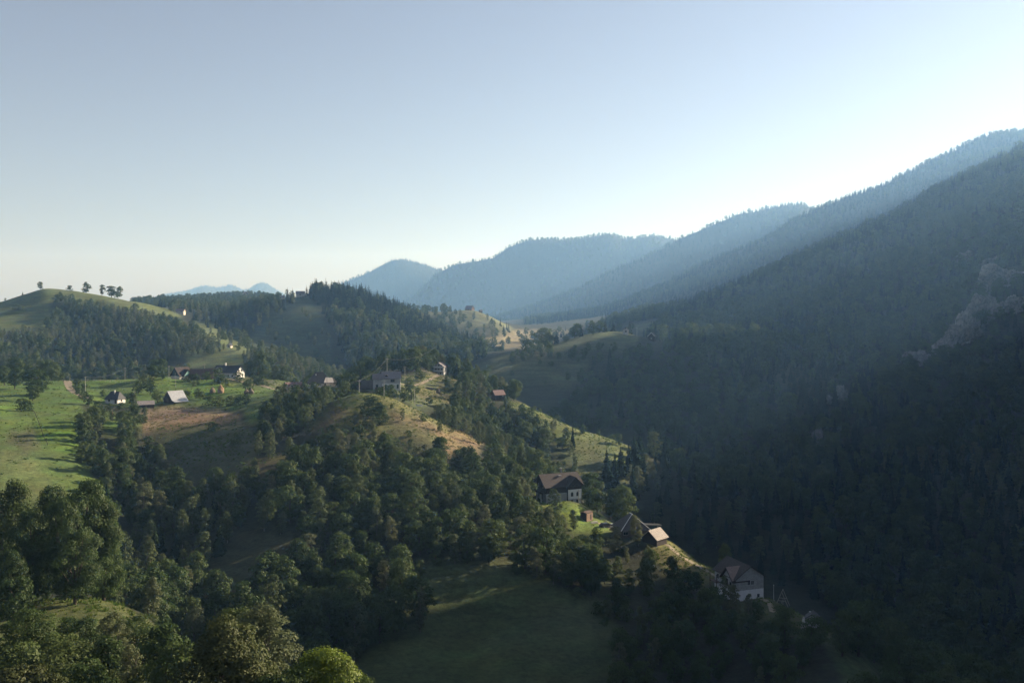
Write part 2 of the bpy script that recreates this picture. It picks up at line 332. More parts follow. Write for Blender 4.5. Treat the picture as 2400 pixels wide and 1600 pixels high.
def plant_meshes(kind, v, lod):
    """(crown mesh, trunk mesh or None, whole plant as one mesh)"""
    key = (kind, v, lod)
    if key in CACHE: return CACHE[key]
    seed = sum(map(ord, kind)) + 31 * v + len(lod)
    bark = BARK_PALE if kind == 'birch' else BARK
    if kind == 'spruce':
        lv, per = SPR[lod]; V, Fc, tone = spire(lv, per, seed, (.20, .235, .175)[v]); TV, TF = stem(seed, .8, .014, None, 0, 5)
    else:
        n, leaf, ncl, crad = LODS[lod]
        if kind == 'birch': crad *= .62; leaf *= .78; ncl = int(ncl * 1.2); n = int(n * .85)
        if kind == 'bush': crad *= 1.5; leaf *= 1.35; n = int(n * .8)
        if kind in ('glossy', 'bright'): n = int(n * 1.5); leaf *= .95
        V, Fc, tone, cc = leafy(n, leaf, seed, PROF[kind][v], ncl, crad)
        TV, TF = stem(seed, .8 if kind != 'bush' else .5, .022 if kind != 'birch' else .014, cc, {'hi': 14, 'mid': 7, 'low': 0}[lod], 6 if lod != 'low' else 4)
        Fc = Fc.tolist()
    c = mesh_from(kind + '_crown', V, Fc, [LEAF[kind]], tone)
    t = mesh_from(kind + '_trunk', TV, TF, [bark]) if kind != 'bush' else None
    nv = len(V)
    W = mesh_from(kind + '_whole', np.vstack([V, TV]), Fc + [[i + nv for i in f] for f in TF], [LEAF[kind], bark], list(tone) + [1] * len(TF), [0] * len(Fc) + [1] * len(TF))
    CACHE[key] = (c, t, W)
    return CACHE[key]

# ------------------------------------------------------------------ linking helpers
def obj(name, me, parent=None):
    o = bpy.data.objects.new(name, me); COL.objects.link(o)
    if parent: o.parent = parent
    return o
def tag(o, label=None, cat=None, group=None, kind=None):
    if label: o['label'] = label
    if cat: o['category'] = cat
    if group: o['group'] = group
    if kind: o['kind'] = kind
    return o
def thing(name, label, cat, loc, rz=0, group=None):
    o = bpy.data.objects.new(name, None); COL.objects.link(o); o.empty_display_size = .5
    o.location = loc; o.rotation_euler = (0, 0, rz)
    return tag(o, label, cat, group)

class MB:
    """collects boxes, prisms and tubes of one part"""
    def __init__(s): s.v = []; s.f = []
    def box(s, x0, x1, y0, y1, z0, z1):
        b = len(s.v); s.v += [(x0,y0,z0),(x1,y0,z0),(x1,y1,z0),(x0,y1,z0),(x0,y0,z1),(x1,y0,z1),(x1,y1,z1),(x0,y1,z1)]
        s.f += [[b,b+3,b+2,b+1],[b+4,b+5,b+6,b+7],[b,b+1,b+5,b+4],[b+1,b+2,b+6,b+5],[b+2,b+3,b+7,b+6],[b+3,b,b+4,b+7]]; return s
    def poly(s, pts):
        b = len(s.v); s.v += [tuple(p) for p in pts]; s.f.append(list(range(b, b + len(pts)))); return s
    def slab(s, pts, th):
        """flat polygon given thickness th below it"""
        p = [Vector(q) for q in pts]; n = (p[1] - p[0]).cross(p[2] - p[0]).normalized()
        if n.z < 0: p.reverse(); n = -n
        lo = [q - n * th for q in p]; k = len(p); b = len(s.v); s.v += [tuple(q) for q in p + lo]
        s.f.append([b + i for i in range(k)]); s.f.append([b + k + i for i in reversed(range(k))])
        for i in range(k): s.f.append([b + i, b + k + i, b + k + (i+1) % k, b + (i+1) % k])
        return s
    def tube(s, p, q, r0, r1=None, k=8):
        V = []; Fc = []; limb(V, Fc, p, q, r0, r0 if r1 is None else r1, k); b = len(s.v); s.v += V; s.f += [[i + b for i in f] for f in Fc]
        s.f.append([b + i for i in reversed(range(k))]); return s
    def prism(s, pts, y0, y1):
        """polygon in x-z pushed from y0 to y1"""
        k = len(pts); b = len(s.v); s.v += [(x, y0, z) for x, z in pts] + [(x, y1, z) for x, z in pts]
        s.f.append([b + i for i in range(k)]); s.f.append([b + k + i for i in reversed(range(k))])
        for i in range(k): s.f.append([b + (i+1) % k, b + i, b + k + i, b + k + (i+1) % k])
        return s
    def build(s, name, m, parent=None):
        me = bpy.data.meshes.new(name); me.from_pydata(s.v, [], s.f); me.materials.append(m)
        bm = bmesh.new(); bm.from_mesh(me); bmesh.ops.recalc_face_normals(bm, faces=bm.faces); bm.to_mesh(me); bm.free(); me.update()
        return obj(name, me, parent)
# ------------------------------------------------------------------ the ground and its colours
MEADOW = (.080, .135, .024); DRY = (.138, .136, .046); RUST = (.21, .150, .082); OLIVE = (.100, .110, .045); SHADEGRASS = (.050, .072, .030)
FLOOR = (.030, .036, .019); LIME = (.135, .190, .035); STUBBLE = (.19, .155, .085); EARTH = (.26, .21, .15); DARKGRASS = (.048, .066, .026)
# (polygon in columns/rows of the photo, nearest, farthest distance, colour, soft edge)
TINTS = [
 ([(-900,-400),(3600,-400),(3600,2400),(-900,2400)], 0, 1e6, FLOOR),
 # foreground shelf and slope on the left
 ([(-400,1360),(260,1372),(420,1470),(620,1568),(900,1700),(-400,1700)], 60, 195, (.095,.115,.034)),
 ([(160,1545),(300,1600),(160,1650)], 60, 130, LIME),
 # left hillside meadow
 ([(-600,860),(160,868),(200,960),(190,1040),(250,1150),(200,1180),(-600,1150)], 320, 640, MEADOW),
 ([(-600,1010),(60,1040),(110,1100),(190,1160),(-600,1160)], 310, 400, (.100,.135,.032)),
 ([(20,985),(75,980),(95,1030),(60,1040),(10,1010)], 360, 440, OLIVE),
 # fields with the farm
 ([(150,862),(640,862),(700,900),(640,935),(520,945),(430,935),(330,935),(190,930)], 470, 660, MEADOW),
 ([(400,858),(600,862),(690,895),(640,905),(560,880)], 560, 660, OLIVE),
 ([(200,945),(310,950),(330,980),(250,990)], 380, 480, MEADOW),
 ([(560,910),(700,900),(720,940),(640,990),(560,960)], 420, 520, (.075,.120,.032)),
 # rust coloured slope and the hollow under it
 ([(318,945),(400,936),(500,944),(560,955),(540,975),(400,990),(330,985)], 420, 500, RUST),
 ([(350,985),(550,972),(600,1000),(590,1060),(480,1130),(420,1120),(380,1060)], 350, 450, (.078,.082,.036)),
 ([(520,1090),(600,1060),(690,1020),(700,1050),(560,1130)], 340, 420, (.105,.095,.042)),
 # knoll
 ([(690,990),(760,925),(840,895),(920,905),(1000,960),(1060,992),(1020,1030),(900,1000),(800,990),(720,1000)], 370, 432, (.128,.132,.046)),
 ([(760,925),(840,898),(900,905),(870,925),(800,940)], 395, 430, (.120,.135,.048)),
 ([(690,1000),(780,935),(800,945),(760,985)], 370, 425, (.17,.14,.075)),
 ([(1000,990),(1090,985),(1115,1010),(1100,1035),(1020,1045)], 370, 440, (.20,.155,.070)),
 ([(1130,1060),(1190,1065),(1240,1110),(1200,1125),(1150,1095)], 355, 420, DRY),
 ([(880,965),(980,965),(1030,990),(920,990)], 385, 420, (.16,.12,.07)),
 # land round the grey house
 ([(840,880),(960,862),(1060,905),(1040,935),(960,935),(880,925)], 455, 580, (.100,.125,.045)),
 ([(955,885),(1010,890),(1065,915),(1020,925),(960,915)], 470, 560, DRY),
 ([(920,862),(1020,850),(1090,880),(1060,900),(960,885)], 540, 640, (.125,.125,.05)),
 ([(1040,920),(1130,935),(1130,955),(1060,960)], 450, 540, STUBBLE),
 # grassy rib beyond the knoll
 ([(1160,915),(1260,945),(1350,990),(1450,1010),(1440,1100),(1330,1090),(1260,1000),(1180,950)], 440, 545, (.100,.124,.036)),
 # lawn and banks on the spur
 ([(1225,1135),(1300,1150),(1365,1170),(1415,1205),(1380,1235),(1320,1215),(1260,1175)], 320, 375, LIME),
 ([(1480,1230),(1540,1238),(1600,1285),(1660,1310),(1600,1345),(1520,1320)], 280, 335, (.150,.145,.045)),
 ([(1640,1370),(1780,1370),(1900,1430),(1960,1500),(1860,1480),(1720,1420)], 225, 275, (.080,.098,.034)),
 ([(1900,1470),(2100,1500),(2150,1590),(1950,1600)], 170, 240, (.055,.085,.026)),
 # hollow meadow under the spur
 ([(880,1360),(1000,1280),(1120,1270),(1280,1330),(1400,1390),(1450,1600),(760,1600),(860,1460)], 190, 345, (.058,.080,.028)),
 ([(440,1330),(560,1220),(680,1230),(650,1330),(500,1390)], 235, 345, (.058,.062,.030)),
 # meadow under the spruce knoll, shade painted into its darker grass, and the crest
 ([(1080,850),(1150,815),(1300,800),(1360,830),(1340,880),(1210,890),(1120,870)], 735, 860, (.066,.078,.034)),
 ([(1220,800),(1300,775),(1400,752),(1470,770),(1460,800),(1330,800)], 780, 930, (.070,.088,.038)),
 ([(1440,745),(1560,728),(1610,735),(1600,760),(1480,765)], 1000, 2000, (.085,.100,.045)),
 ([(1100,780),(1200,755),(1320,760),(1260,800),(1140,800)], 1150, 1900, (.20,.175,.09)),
 ([(930,700),(1080,700),(1160,735),(1180,760),(1060,745),(940,715)], 1500, 1900, (.105,.118,.055)),
 # left hill
 ([(-700,690),(0,690),(100,655),(240,668),(400,706),(420,730),(300,718),(180,690),(120,690),(110,720),(220,742),(240,770),(120,760),(-700,745)], 980, 1320, (.092,.118,.036)),
 ([(430,725),(480,740),(560,775),(620,800),(590,830),(520,800),(460,770)], 850, 1200, (.100,.125,.040)),
 ([(425,800),(500,795),(560,815),(560,842),(430,842)], 780, 960, (.100,.124,.040)),
 # spruce hill: open west side, its shade put into a darker grass tint
 ([(560,790),(610,720),(690,680),(720,690),(760,760),(760,850),(660,830)], 900, 1300, (.052,.070,.032)),
 ([(330,690),(640,685),(640,720),(420,720)], 1350, 2300, (.085,.100,.045)),
]
col = np.zeros(ZZ.shape + (3,), np.float32)
wob = 7 * fbm(XX / 14, YY / 14, 3, 61) * (300 / np.maximum(DD, 150)) ** .5
wob2 = 7 * fbm(XX / 14, YY / 14, 3, 67) * (300 / np.maximum(DD, 150)) ** .5
PXX = UU * F + CX
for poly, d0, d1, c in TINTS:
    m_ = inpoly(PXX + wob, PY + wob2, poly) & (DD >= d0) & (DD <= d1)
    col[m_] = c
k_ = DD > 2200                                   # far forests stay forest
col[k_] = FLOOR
# soften the borders a little
for _ in range(2):
    c2 = col.copy(); c2[1:-1, 1:-1] = (col[1:-1, 1:-1] * 4 + col[:-2, 1:-1] + col[2:, 1:-1] + col[1:-1, :-2] + col[1:-1, 2:]) / 8; col = c2
nu, nd = len(U), len(D)
idx = np.arange(nd * nu).reshape(nd, nu)
quads = np.stack([idx[:-1, :-1], idx[:-1, 1:], idx[1:, 1:], idx[1:, :-1]], -1).reshape(-1, 4)
gme = bpy.data.meshes.new('ground')
gme.from_pydata(np.stack([XX, YY, ZZ], -1).reshape(-1, 3).tolist(), [], quads.tolist())
ca = gme.attributes.new('cover', 'FLOAT_COLOR', 'POINT')
ca.data.foreach_set('color', np.concatenate([col, np.ones(col.shape[:2] + (1,), np.float32)], -1).reshape(-1))
gme.polygons.foreach_set('use_smooth', np.ones(len(gme.polygons), bool)); gme.update()
ground = tag(obj('ground', gme), kind='structure')
gm = bpy.data.materials.new('grass_and_forest_floor'); n, l = nodes_of(gm); b = n['Principled BSDF']
b.inputs['Roughness'].default_value = .95; b.inputs['Specular IOR Level'].default_value = .15
at_ = n.new('ShaderNodeAttribute'); at_.attribute_name = 'cover'; geo = n.new('ShaderNodeNewGeometry')
def nz_(scale, detail=5, rough=.6):
    q = n.new('ShaderNodeTexNoise'); q.inputs['Scale'].default_value = scale; q.inputs['Detail'].default_value = detail; q.inputs['Roughness'].default_value = rough
    l.new(geo.outputs['Position'], q.inputs['Vector']); return q
a1, a2, a3 = nz_(.045, 6, .7), nz_(.6, 7, .75), nz_(.012, 5)
def ramp(src, lo, hi, p0=.3, p1=.7):
    r = n.new('ShaderNodeMapRange'); r.inputs[1].default_value = p0; r.inputs[2].default_value = p1; r.inputs[3].default_value = lo; r.inputs[4].default_value = hi
    l.new(src.outputs['Fac'], r.inputs[0]); return r
def mul(a, b_):
    q = n.new('ShaderNodeMath'); q.operation = 'MULTIPLY'; l.new(a.outputs[0], q.inputs[0]); l.new(b_.outputs[0], q.inputs[1]); return q
v = mul(mul(ramp(a1, .74, 1.22), ramp(a2, .55, 1.45)), ramp(a3, .78, 1.2))
mp = n.new('ShaderNodeMapping'); mp.inputs['Scale'].default_value = (.05, .05, .9); l.new(geo.outputs['Position'], mp.inputs['Vector'])
tr_ = nz_(1.0, 4, .6); l.new(mp.outputs[0], tr_.inputs['Vector'])          # sheep tracks and terraces that follow the contours
v = mul(v, ramp(tr_, .76, 1.24, .34, .66))
hs = n.new('ShaderNodeHueSaturation'); l.new(at_.outputs['Color'], hs.inputs['Color']); l.new(v.outputs[0], hs.inputs['Value'])
hu = ramp(nz_(.09, 5), .465, .52); l.new(hu.outputs[0], hs.inputs['Hue']); sa = ramp(nz_(.02, 3), .8, 1.1); l.new(sa.outputs[0], hs.inputs['Saturation'])
l.new(hs.outputs[0], b.inputs['Base Color'])
bp = n.new('ShaderNodeBump'); bp.inputs['Strength'].default_value = 1.0; bp.inputs['Distance'].default_value = .6
l.new(a2.outputs['Fac'], bp.inputs['Height']); l.new(bp.outputs[0], b.inputs['Normal'])
gme.materials.append(gm)

def ribbon(name, pts, width, m, lift=.06, kind='structure', wear=.35):
    """a strip of bare earth laid along the ground through the given points"""
    P = [Vector(p) for p in pts]; fine = []
    for i in range(len(P) - 1):
        k = max(2, int((P[i+1] - P[i]).length / 1.5))
        fine += [P[i].lerp(P[i+1], j / k) for j in range(k)]
    fine.append(P[-1]); V = []; Fc = []
    for i, p in enumerate(fine):
        d = (fine[min(i+1, len(fine)-1)] - fine[max(i-1, 0)]); d.z = 0; d.normalize(); s = Vector((d.y, -d.x, 0))
        wv = width * (1 + wear * (random.random() - .5))
        for k in (-.5, -.17, .17, .5):
            q = p + s * (wv * k); V.append((q.x, q.y, float(ground_z(np.array([q.x]), np.array([q.y]))[0]) + lift + (.0 if abs(k) > .3 else -.01)))
    for i in range(len(fine) - 1):
        for k in range(3): Fc.append([4*i+k, 4*i+k+1, 4*i+k+5, 4*i+k+4])
    o = obj(name, mesh_from(name, V, Fc, [m])); o['kind'] = kind
    return o
# ------------------------------------------------------------------ buildings
M_WHITE = mat('white_plaster', (.58, .57, .55), .9, .14, .8)
M_CREAM = mat('cream_plaster', (.56, .50, .41), .9, .14, .8)
M_GREYP = mat('grey_plaster', (.36, .36, .36), .9, .25, .7)
M_BROWNROOF = mat('brown_tiles', (.056, .040, .037), .75, .35, 2.5, .4, None, (7, 'Z', .55))
M_DARKROOF = mat('dark_slate', (.055, .058, .066), .7, .35, 2.5, .3, None, (8, 'Z', .5))
M_GREYROOF = mat('grey_tiles', (.27, .245, .25), .8, .22, 2.0, .3, None, (7, 'Z', .45))
M_PINKROOF = mat('pink_tiles', (.29, .19, .175), .8, .25, 2.0, .3, None, (7, 'Z', .4))
M_TIN = mat('tin_sheet', (.47, .48, .50), .5, .2, 1.2, .2, None, (2.2, 'Y', .25), .3, .5)
M_SHINGLE = mat('pale_shingles', (.66, .60, .55), .85, .6, 5.0, .6, (.22, .18, .15), (5, 'Z', .5))
M_THATCH = mat('weathered_boards_roof', (.14, .125, .115), .95, .35, 2.5, .4, None, (5, 'Z', .45))
M_DARKWOOD = mat('dark_timber', (.050, .038, .032), .85, .4, 3, .3, None, (6, 'Z', .5))
M_PLANK = mat('grey_planks', (.52, .53, .51), .9, .3, 1.6, .3, None, (5.5, 'Z', .5))
M_PLANKV = mat('grey_upright_planks', (.46, .455, .435), .9, .3, 1.6, .3, None, (5.5, 'X', .5))
M_BROWNWOOD = mat('brown_boards', (.15, .10, .075), .9, .35, 2, .3, None, (5, 'X', .5))
M_TEAL = mat('teal_boards', (.15, .28, .26), .85, .2, 1.5, .2, None, (5, 'X', .3))
M_TEALDARK = mat('dark_teal_boards', (.035, .062, .066), .85, .3, 1.5)
M_GLASS = mat('window_glass', (.022, .028, .034), .12, .2, 2, 0, None, None, 0, .6)
M_FRAME = mat('window_frame_white', (.66, .66, .64), .7, .12, 2)
M_FRAMED = mat('window_frame_brown', (.11, .08, .06), .8, .2, 2)
M_CONC = mat('concrete', (.38, .37, .36), .95, .2, 1.2)
M_STONE = mat('rubble_stone', (.40, .37, .34), .95, .4, 3, .5)
M_POLE = mat('grey_pole_wood', (.36, .34, .30), .9, .3, 3)
M_POLEC = mat('pale_concrete_pole', (.44, .43, .39), .9, .15, 2)
M_WIRE = mat('cable', (.12, .12, .12), .7, .1, 2)
M_HAY = mat('dry_hay', (.30, .20, .125), .98, .4, 4, .7)
M_HAYD = mat('grey_hay', (.17, .14, .105), .98, .4, 4, .7)
M_SUNPATCH = mat('sun_patch_tiles', (.32, .235, .20), .8, .25, 2.0, .3, None, (7, 'Z', .4))  # roof tiles in sun, the light put into their colour

class House:
    """ridge runs along local y; gables look to -y (front) and +y (back), long faces to -x (left) and +x (right)"""
    def __init__(s, name, label, cat, pxv, d, yaw, W, L, h, rh, wall, roof, over=.5, base=2.5, lift=0.0, hip=0.0, th=.16, gablemat=None, group=None):
        p = at(pxv, d); p.z += lift
        s.root = thing(name, label, cat, p, math.radians(yaw), group); s.W, s.L, s.h, s.rh = W, L, h, rh
        x, y = W / 2, L / 2
        m = MB()
        if hip: m.box(-x, x, -y, y, -base, h)
        else: m.prism([(-x, -base), (x, -base), (x, h), (0, h + rh), (-x, h)], -y, y)
        s.wall = m.build('wall', wall, s.root)
        s.roof = s.gable_roof('roof', roof, x, y, h, rh, over, hip, th)
    def gable_roof(s, name, roof, x, y, h, rh, o, hip, th, cx=0, cy=0, axis='y'):
        e = h - o * rh / x + .06; t = h + rh + .06; m = MB()
        X, Y = x + o, y + o; q = hip
        def T(a, b, c): return (cx + a, cy + b, c) if axis == 'y' else (cx + b, cy + a, c)
        m.slab([T(-X, -Y, e), T(-X, Y, e), T(0, Y - q, t), T(0, -Y + q, t)], th)
        m.slab([T(X, -Y, e), T(0, -Y + q, t), T(0, Y - q, t), T(X, Y, e)], th)
        if hip:
            m.slab([T(-X, -Y, e), T(0, -Y + q, t), T(X, -Y, e)], th); m.slab([T(-X, Y, e), T(X, Y, e), T(0, Y - q, t)], th)
        return m.build(name, roof, s.root)
    def cross(s, side, yc, width, out, h, rh, wall, roof, base=2.5, over=.35, name='wing'):
        """a gable wing standing out of a long side"""
        sg = 1 if side == 'r' else -1; x1 = s.W / 2 + out; k = width / 2; m = MB()
        pts = [(-k, -base), (k, -base), (k, h), (0, h + rh), (-k, h)]
        b = len(m.v)
        for xx in (0, sg * x1): m.v += [(xx, yc + a, z) for a, z in pts]
        n_ = 5; m.f += [list(range(n_)), [n_ + i for i in reversed(range(n_))]] + [[i, (i+1) % n_, n_ + (i+1) % n_, n_ + i] for i in range(n_)]
        w_ = m.build(name, wall, s.root)
        m = MB(); e = h - over * rh / k + .08; t = h + rh + .08; xo = sg * (x1 + over)
        m.slab([(0, yc - k - over, e), (xo, yc - k - over, e), (xo, yc, t), (0, yc, t)], .14)
        m.slab([(0, yc + k + over, e), (0, yc, t), (xo, yc, t), (xo, yc + k + over, e)], .14)
        m.build(name + '_roof', roof, s.root)
        return x1
    def face(s, f, a, z, w, hh, d0, d1, ext=None):
        x, y = s.W / 2, s.L / 2
        if ext is not None:
            x = ext if f in 'lr' else x; y = ext if f in 'fb' else y
        if f == 'f': return (a - w/2, a + w/2, -y - d1, -y - d0, z, z + hh)
        if f == 'b': return (a - w/2, a + w/2, y + d0, y + d1, z, z + hh)
        if f == 'l': return (-x - d1, -x - d0, a - w/2, a + w/2, z, z + hh)
        return (x + d0, x + d1, a - w/2, a + w/2, z, z + hh)
    def window(s, f, a, z, w=.9, hh=1.2, frame=None, ext=None, name='window', arch=False):
        fm = MB().box(*s.face(f, a, z, w, hh, -.1, .05, ext))
        if arch: fm.box(*s.face(f, a, z + hh + .002, w * .6, .28, -.1, .05, ext))
        fo = fm.build(name, frame or M_FRAME, s.root); e = .09
        pm = MB()
        if w > .7:
            for q in (-1, 1): pm.box(*s.face(f, a + q * w * .24, z + e, w * .5 - e * 1.2, hh - 2 * e, -.05, .08, ext))
        else: pm.box(*s.face(f, a, z + e, w - 2 * e, hh - 2 * e, -.05, .08, ext))
        if arch: pm.box(*s.face(f, a, z + hh - e + .004, w * .5, .26, -.05, .082, ext))
        pm.build('pane', M_GLASS, fo)
        return fo
    def door(s, f, a, z, w, hh, m, ext=None):
        do = MB().box(*s.face(f, a, z, w, hh, -.1, .07, ext)).build('door', m, s.root)
        hb = s.face(f, a + w * .38, z + hh * .45, .1, .12, .05, .14, ext); MB().box(*hb).build('handle', M_WIRE, do)
    def band(s, name, m, faces, z0, z1, d=.03):
        """a storey of another material: thin cladding standing just proud of the wall"""
        q = MB()
        for f in faces:
            half = s.W / 2 if f in 'fb' else s.L / 2
            q.box(*s.face(f, 0, z0, 2 * half + (.0 if f in 'fb' else 2 * d), z1 - z0, .0 - .05, d))
        return q.build(name, m, s.root)
    def gable_clad(s, name, m, f, z0, d=.035):
        x, y = s.W / 2, s.L / 2; q = MB(); zz = max(z0, s.h)
        pts = [(-x, z0), (x, z0), (x, s.h), (0, s.h + s.rh), (-x, s.h)]
        y0, y1 = (-y - d, -y + .05) if f == 'f' else (y - .05, y + d)
        return q.prism(pts, y0, y1).build(name, m, s.root)
    def chimney(s, x, y, z0, z1, w=.55, m=None):
        c = MB().box(x - w/2, x + w/2, y - w/2, y + w/2, z0, z1).box(x - w*.65, x + w*.65, y - w*.65, y + w*.65, z1 + .002, z1 + .14)
        return c.build('chimney', m or M_STONE, s.roof)
    def dormer(s, side, yc, zc, w, hh, wall, roof, dx):
        sg = 1 if side == 'r' else -1; m = MB(); k = w / 2; x0 = sg * dx * .2; x1 = sg * dx
        pts = [(-k, zc), (k, zc), (k, zc + hh * .55), (0, zc + hh), (-k, zc + hh * .55)]
        for xx in (x0, x1): m.v += [(xx, yc + a, z) for a, z in pts]
        m.f += [list(range(5)), [5 + i for i in reversed(range(5))]] + [[i, (i+1) % 5, 5 + (i+1) % 5, 5 + i] for i in range(5)]
        d = m.build('dormer', wall, s.root); m = MB(); e = zc + hh * .55 - .06; t = zc + hh + .06; xo = x1 + sg * .2
        m.slab([(x0, yc - k - .2, e), (xo, yc - k - .2, e), (xo, yc, t), (x0, yc, t)], .1); m.slab([(x0, yc + k + .2, e), (x0, yc, t), (xo, yc, t), (xo, yc + k + .2, e)], .1)
        m.build('dormer_roof', roof, d)
        g = MB(); g.box(min(x1 - .05 * sg, x1 + .04 * sg), max(x1 - .05 * sg, x1 + .04 * sg), yc - k * .5, yc + k * .5, zc + hh * .12, zc + hh * .55); g.build('window', M_GLASS, d)

# the chalet on the spur
c = House('chalet', 'chalet with big brown roof, dark timber upper floor and white arched-window wall', 'house', 1282, 358, -66, 8.6, 13.6, 5.6, 3.3, M_DARKWOOD, M_BROWNROOF, 1.0, 4.0, .5)
c.band('lower_wall', M_GREYP, 'fr', -4.0, 2.6, .06)
x1 = c.cross('r', 4.0, 5.4, .9, 5.6, 2.5, M_DARKWOOD, M_BROWNROOF, 4.0, .9)
w_ = MB().box(x1 - 1.5, x1 + .05, 1.36, 6.64, .32, 3.7).build('white_wall', mat('fresh_white_plaster', (.76, .76, .75), .9, .1, .8), c.root)
MB().box(x1 - 1.5, x1 + .03, 1.4, 6.6, -4, .31).build('stone_base', M_CONC, c.root)
for a in (2.9, 5.1): c.window('r', a, 1.25, .95, 1.25, M_FRAMED, x1 + .05, 'window', True)
for a in (2.9, 5.0): c.window('r', a, -1.2, .85, 1.2, M_FRAMED, x1 + .03)
for a in (3.3, 4.7): c.window('r', a, 4.5, .8, 1.1, M_FRAMED, x1)
for a in (-2.2, 1.6): c.window('f', a, 4.3, .9, 1.2, M_FRAME)
c.window('f', -1.8, .8, .9, 1.6, M_FRAME); c.door('f', .8, .3, 1.0, 2.1, M_DARKWOOD)
MB().box(-3.6, 3.6, -8.6, -6.85, 2.7, 2.85).box(-3.6, 3.6, -8.6, -8.5, 2.86, 3.7).build('balcony', M_DARKWOOD, c.root)
for a in (-3.4, 0, 3.4): MB().box(a - .1, a + .1, -8.55, -8.35, -1.0, 2.69).build('porch_post', M_FRAME, c.root)
c.chimney(-.9, 1.6, 8.2, 10.2, .6)
MB().box(1.0, 1.9, -.6, .5, 8.22, 8.42).build('skylight', M_TIN, c.roof)

# the unfinished plank house at the end of the spur
p = House('plank_house', 'grey plank house with white basement and brown cross-gabled roof on the spur end', 'house', 1697, 268, 20, 8.4, 10.5, 5.4, 2.9, M_PLANK, mat('dull_brown_tiles', (.085, .072, .062), .8, .35, 2.5, .4, None, (7, 'Z', .55)), .6, 3.4, 1.2)
p.band('basement_wall', mat('pale_basement_plaster', (.74, .74, .74), .9, .12, .8), 'fl', -3.4, 2.0, .05)
xl = p.cross('l', -2.2, 5.0, .5, 5.0, 2.5, M_PLANKV, M_BROWNROOF, 1.3 - 3.3, .8)
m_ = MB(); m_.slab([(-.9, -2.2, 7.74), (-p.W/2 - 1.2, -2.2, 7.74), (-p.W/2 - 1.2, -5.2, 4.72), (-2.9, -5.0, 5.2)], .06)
m_.build('painted_sun_patch', M_SUNPATCH, p.root)  # salmon slab paints the sun's patch on the cross-gable slope
p.gable_clad('gable_boards', M_PLANK, 'f', 2.01)
for a in (-.55, .55): p.window('f', a + .2, 3.2, .85, 1.25, M_FRAME)
for a in (-.9, 2.6): p.window('f', a, -.3, .75, 1.0, M_GLASS, None)
for a in (-4.2, -1.6): p.window('l', a, -.2, .7, 1.05, M_GLASS)
p.window('l', -3.4, 3.1, .8, .9, M_FRAMED, xl); p.door('l', -1.6, 2.6, .9, 1.9, M_DARKWOOD, xl)
m_ = MB().box(-p.W/2 - 1.5, -p.W/2 - .01, 2.0, 5.6, 2.3, 2.45)
for yy in (2.1, 5.4): m_.box(-p.W/2 - 1.45, -p.W/2 - 1.3, yy, yy + .15, -2.5, 2.29).box(-p.W/2 - 1.45, -p.W/2 - 1.3, yy, yy + .15, 2.46, 4.6)
m_.build('balcony', M_BROWNWOOD, p.root)
p.window('l', 3.6, 3.0, 1.0, 1.5, M_FRAME)

# hip-roofed grey barn, its pergola and the shingled shed
g = House('hip_roofed_house', 'low grey house with steep pointed hip roof and pale ridge caps behind birches', 'house', 1449, 324, 12, 8.6, 8.6, 2.6, 3.8, mat('dark_planks', (.17, .15, .14), .9, .3, 1.6, .3, None, (5.5, 'Z', .5)), M_THATCH, .8, 3.0, .0, 4.0)
m_ = MB(); 
for sx in (-1, 1): m_.tube((0, -1.1, 6.5), (sx * 5.05, -5.05, 2.0), .12)
m_.tube((0, -1.1, 6.5), (0, 1.1, 6.5), .13); m_.build('ridge_cap', M_FRAME, g.roof)
g.window('f', -3.2, .6, 1.6, 1.1, M_PLANK); g.door('f', 1.5, 0, 1.0, 2.0, M_DARKWOOD)
q = at(1494, 322); pr = thing('pergola', 'bare pale beam frame beside the pointed hip roof', 'pergola', q, math.radians(-8))
for k in range(5): MB().box(-3.0 + .1 * k, 2.6 + .25 * k, -.9 + k * .9, -.78 + k * .9, 3.4 - .28 * k + .9, 3.58 - .28 * k + .9).build('beam', M_POLEC, pr)
for xx in (-2.4, 2.3):
    for yy in (-.8, 2.6): MB().box(xx, xx + .14, yy, yy + .14, -1.5, 3.38 - .28 * (yy + .8) / .9 + .85).build('post', M_POLE, pr)
s_ = House('shingled_shed', 'small shed with bright pale shingled roof right of the pointed hip roof', 'shed', 1503, 316, 138, 5.6, 5.6, 2.0, 2.3, M_DARKWOOD, M_SHINGLE, .55, 3.0, -.1)
s_.door('r', 0, -.2, .9, 1.8, M_BROWNWOOD)
h_ = House('brick_hut', 'small flat-topped hut with reddish sunlit side on the lawn below the chalet', 'hut', 1347, 338, -38, 2.6, 3.6, 2.4, .35, M_DARKWOOD, M_BROWNWOOD, .15, 1.5, .1)
h_.band('lit_side_boards', mat('sun_tinted_boards', (.30, .20, .15), .9, .3, 2, .2, None, (5, 'Z', .4)), 'r', -.4, 2.38, .05); h_.door('r', .6, 0, .8, 1.8, M_DARKWOOD)  # lighter reddish boards put the sun on this side into the colour

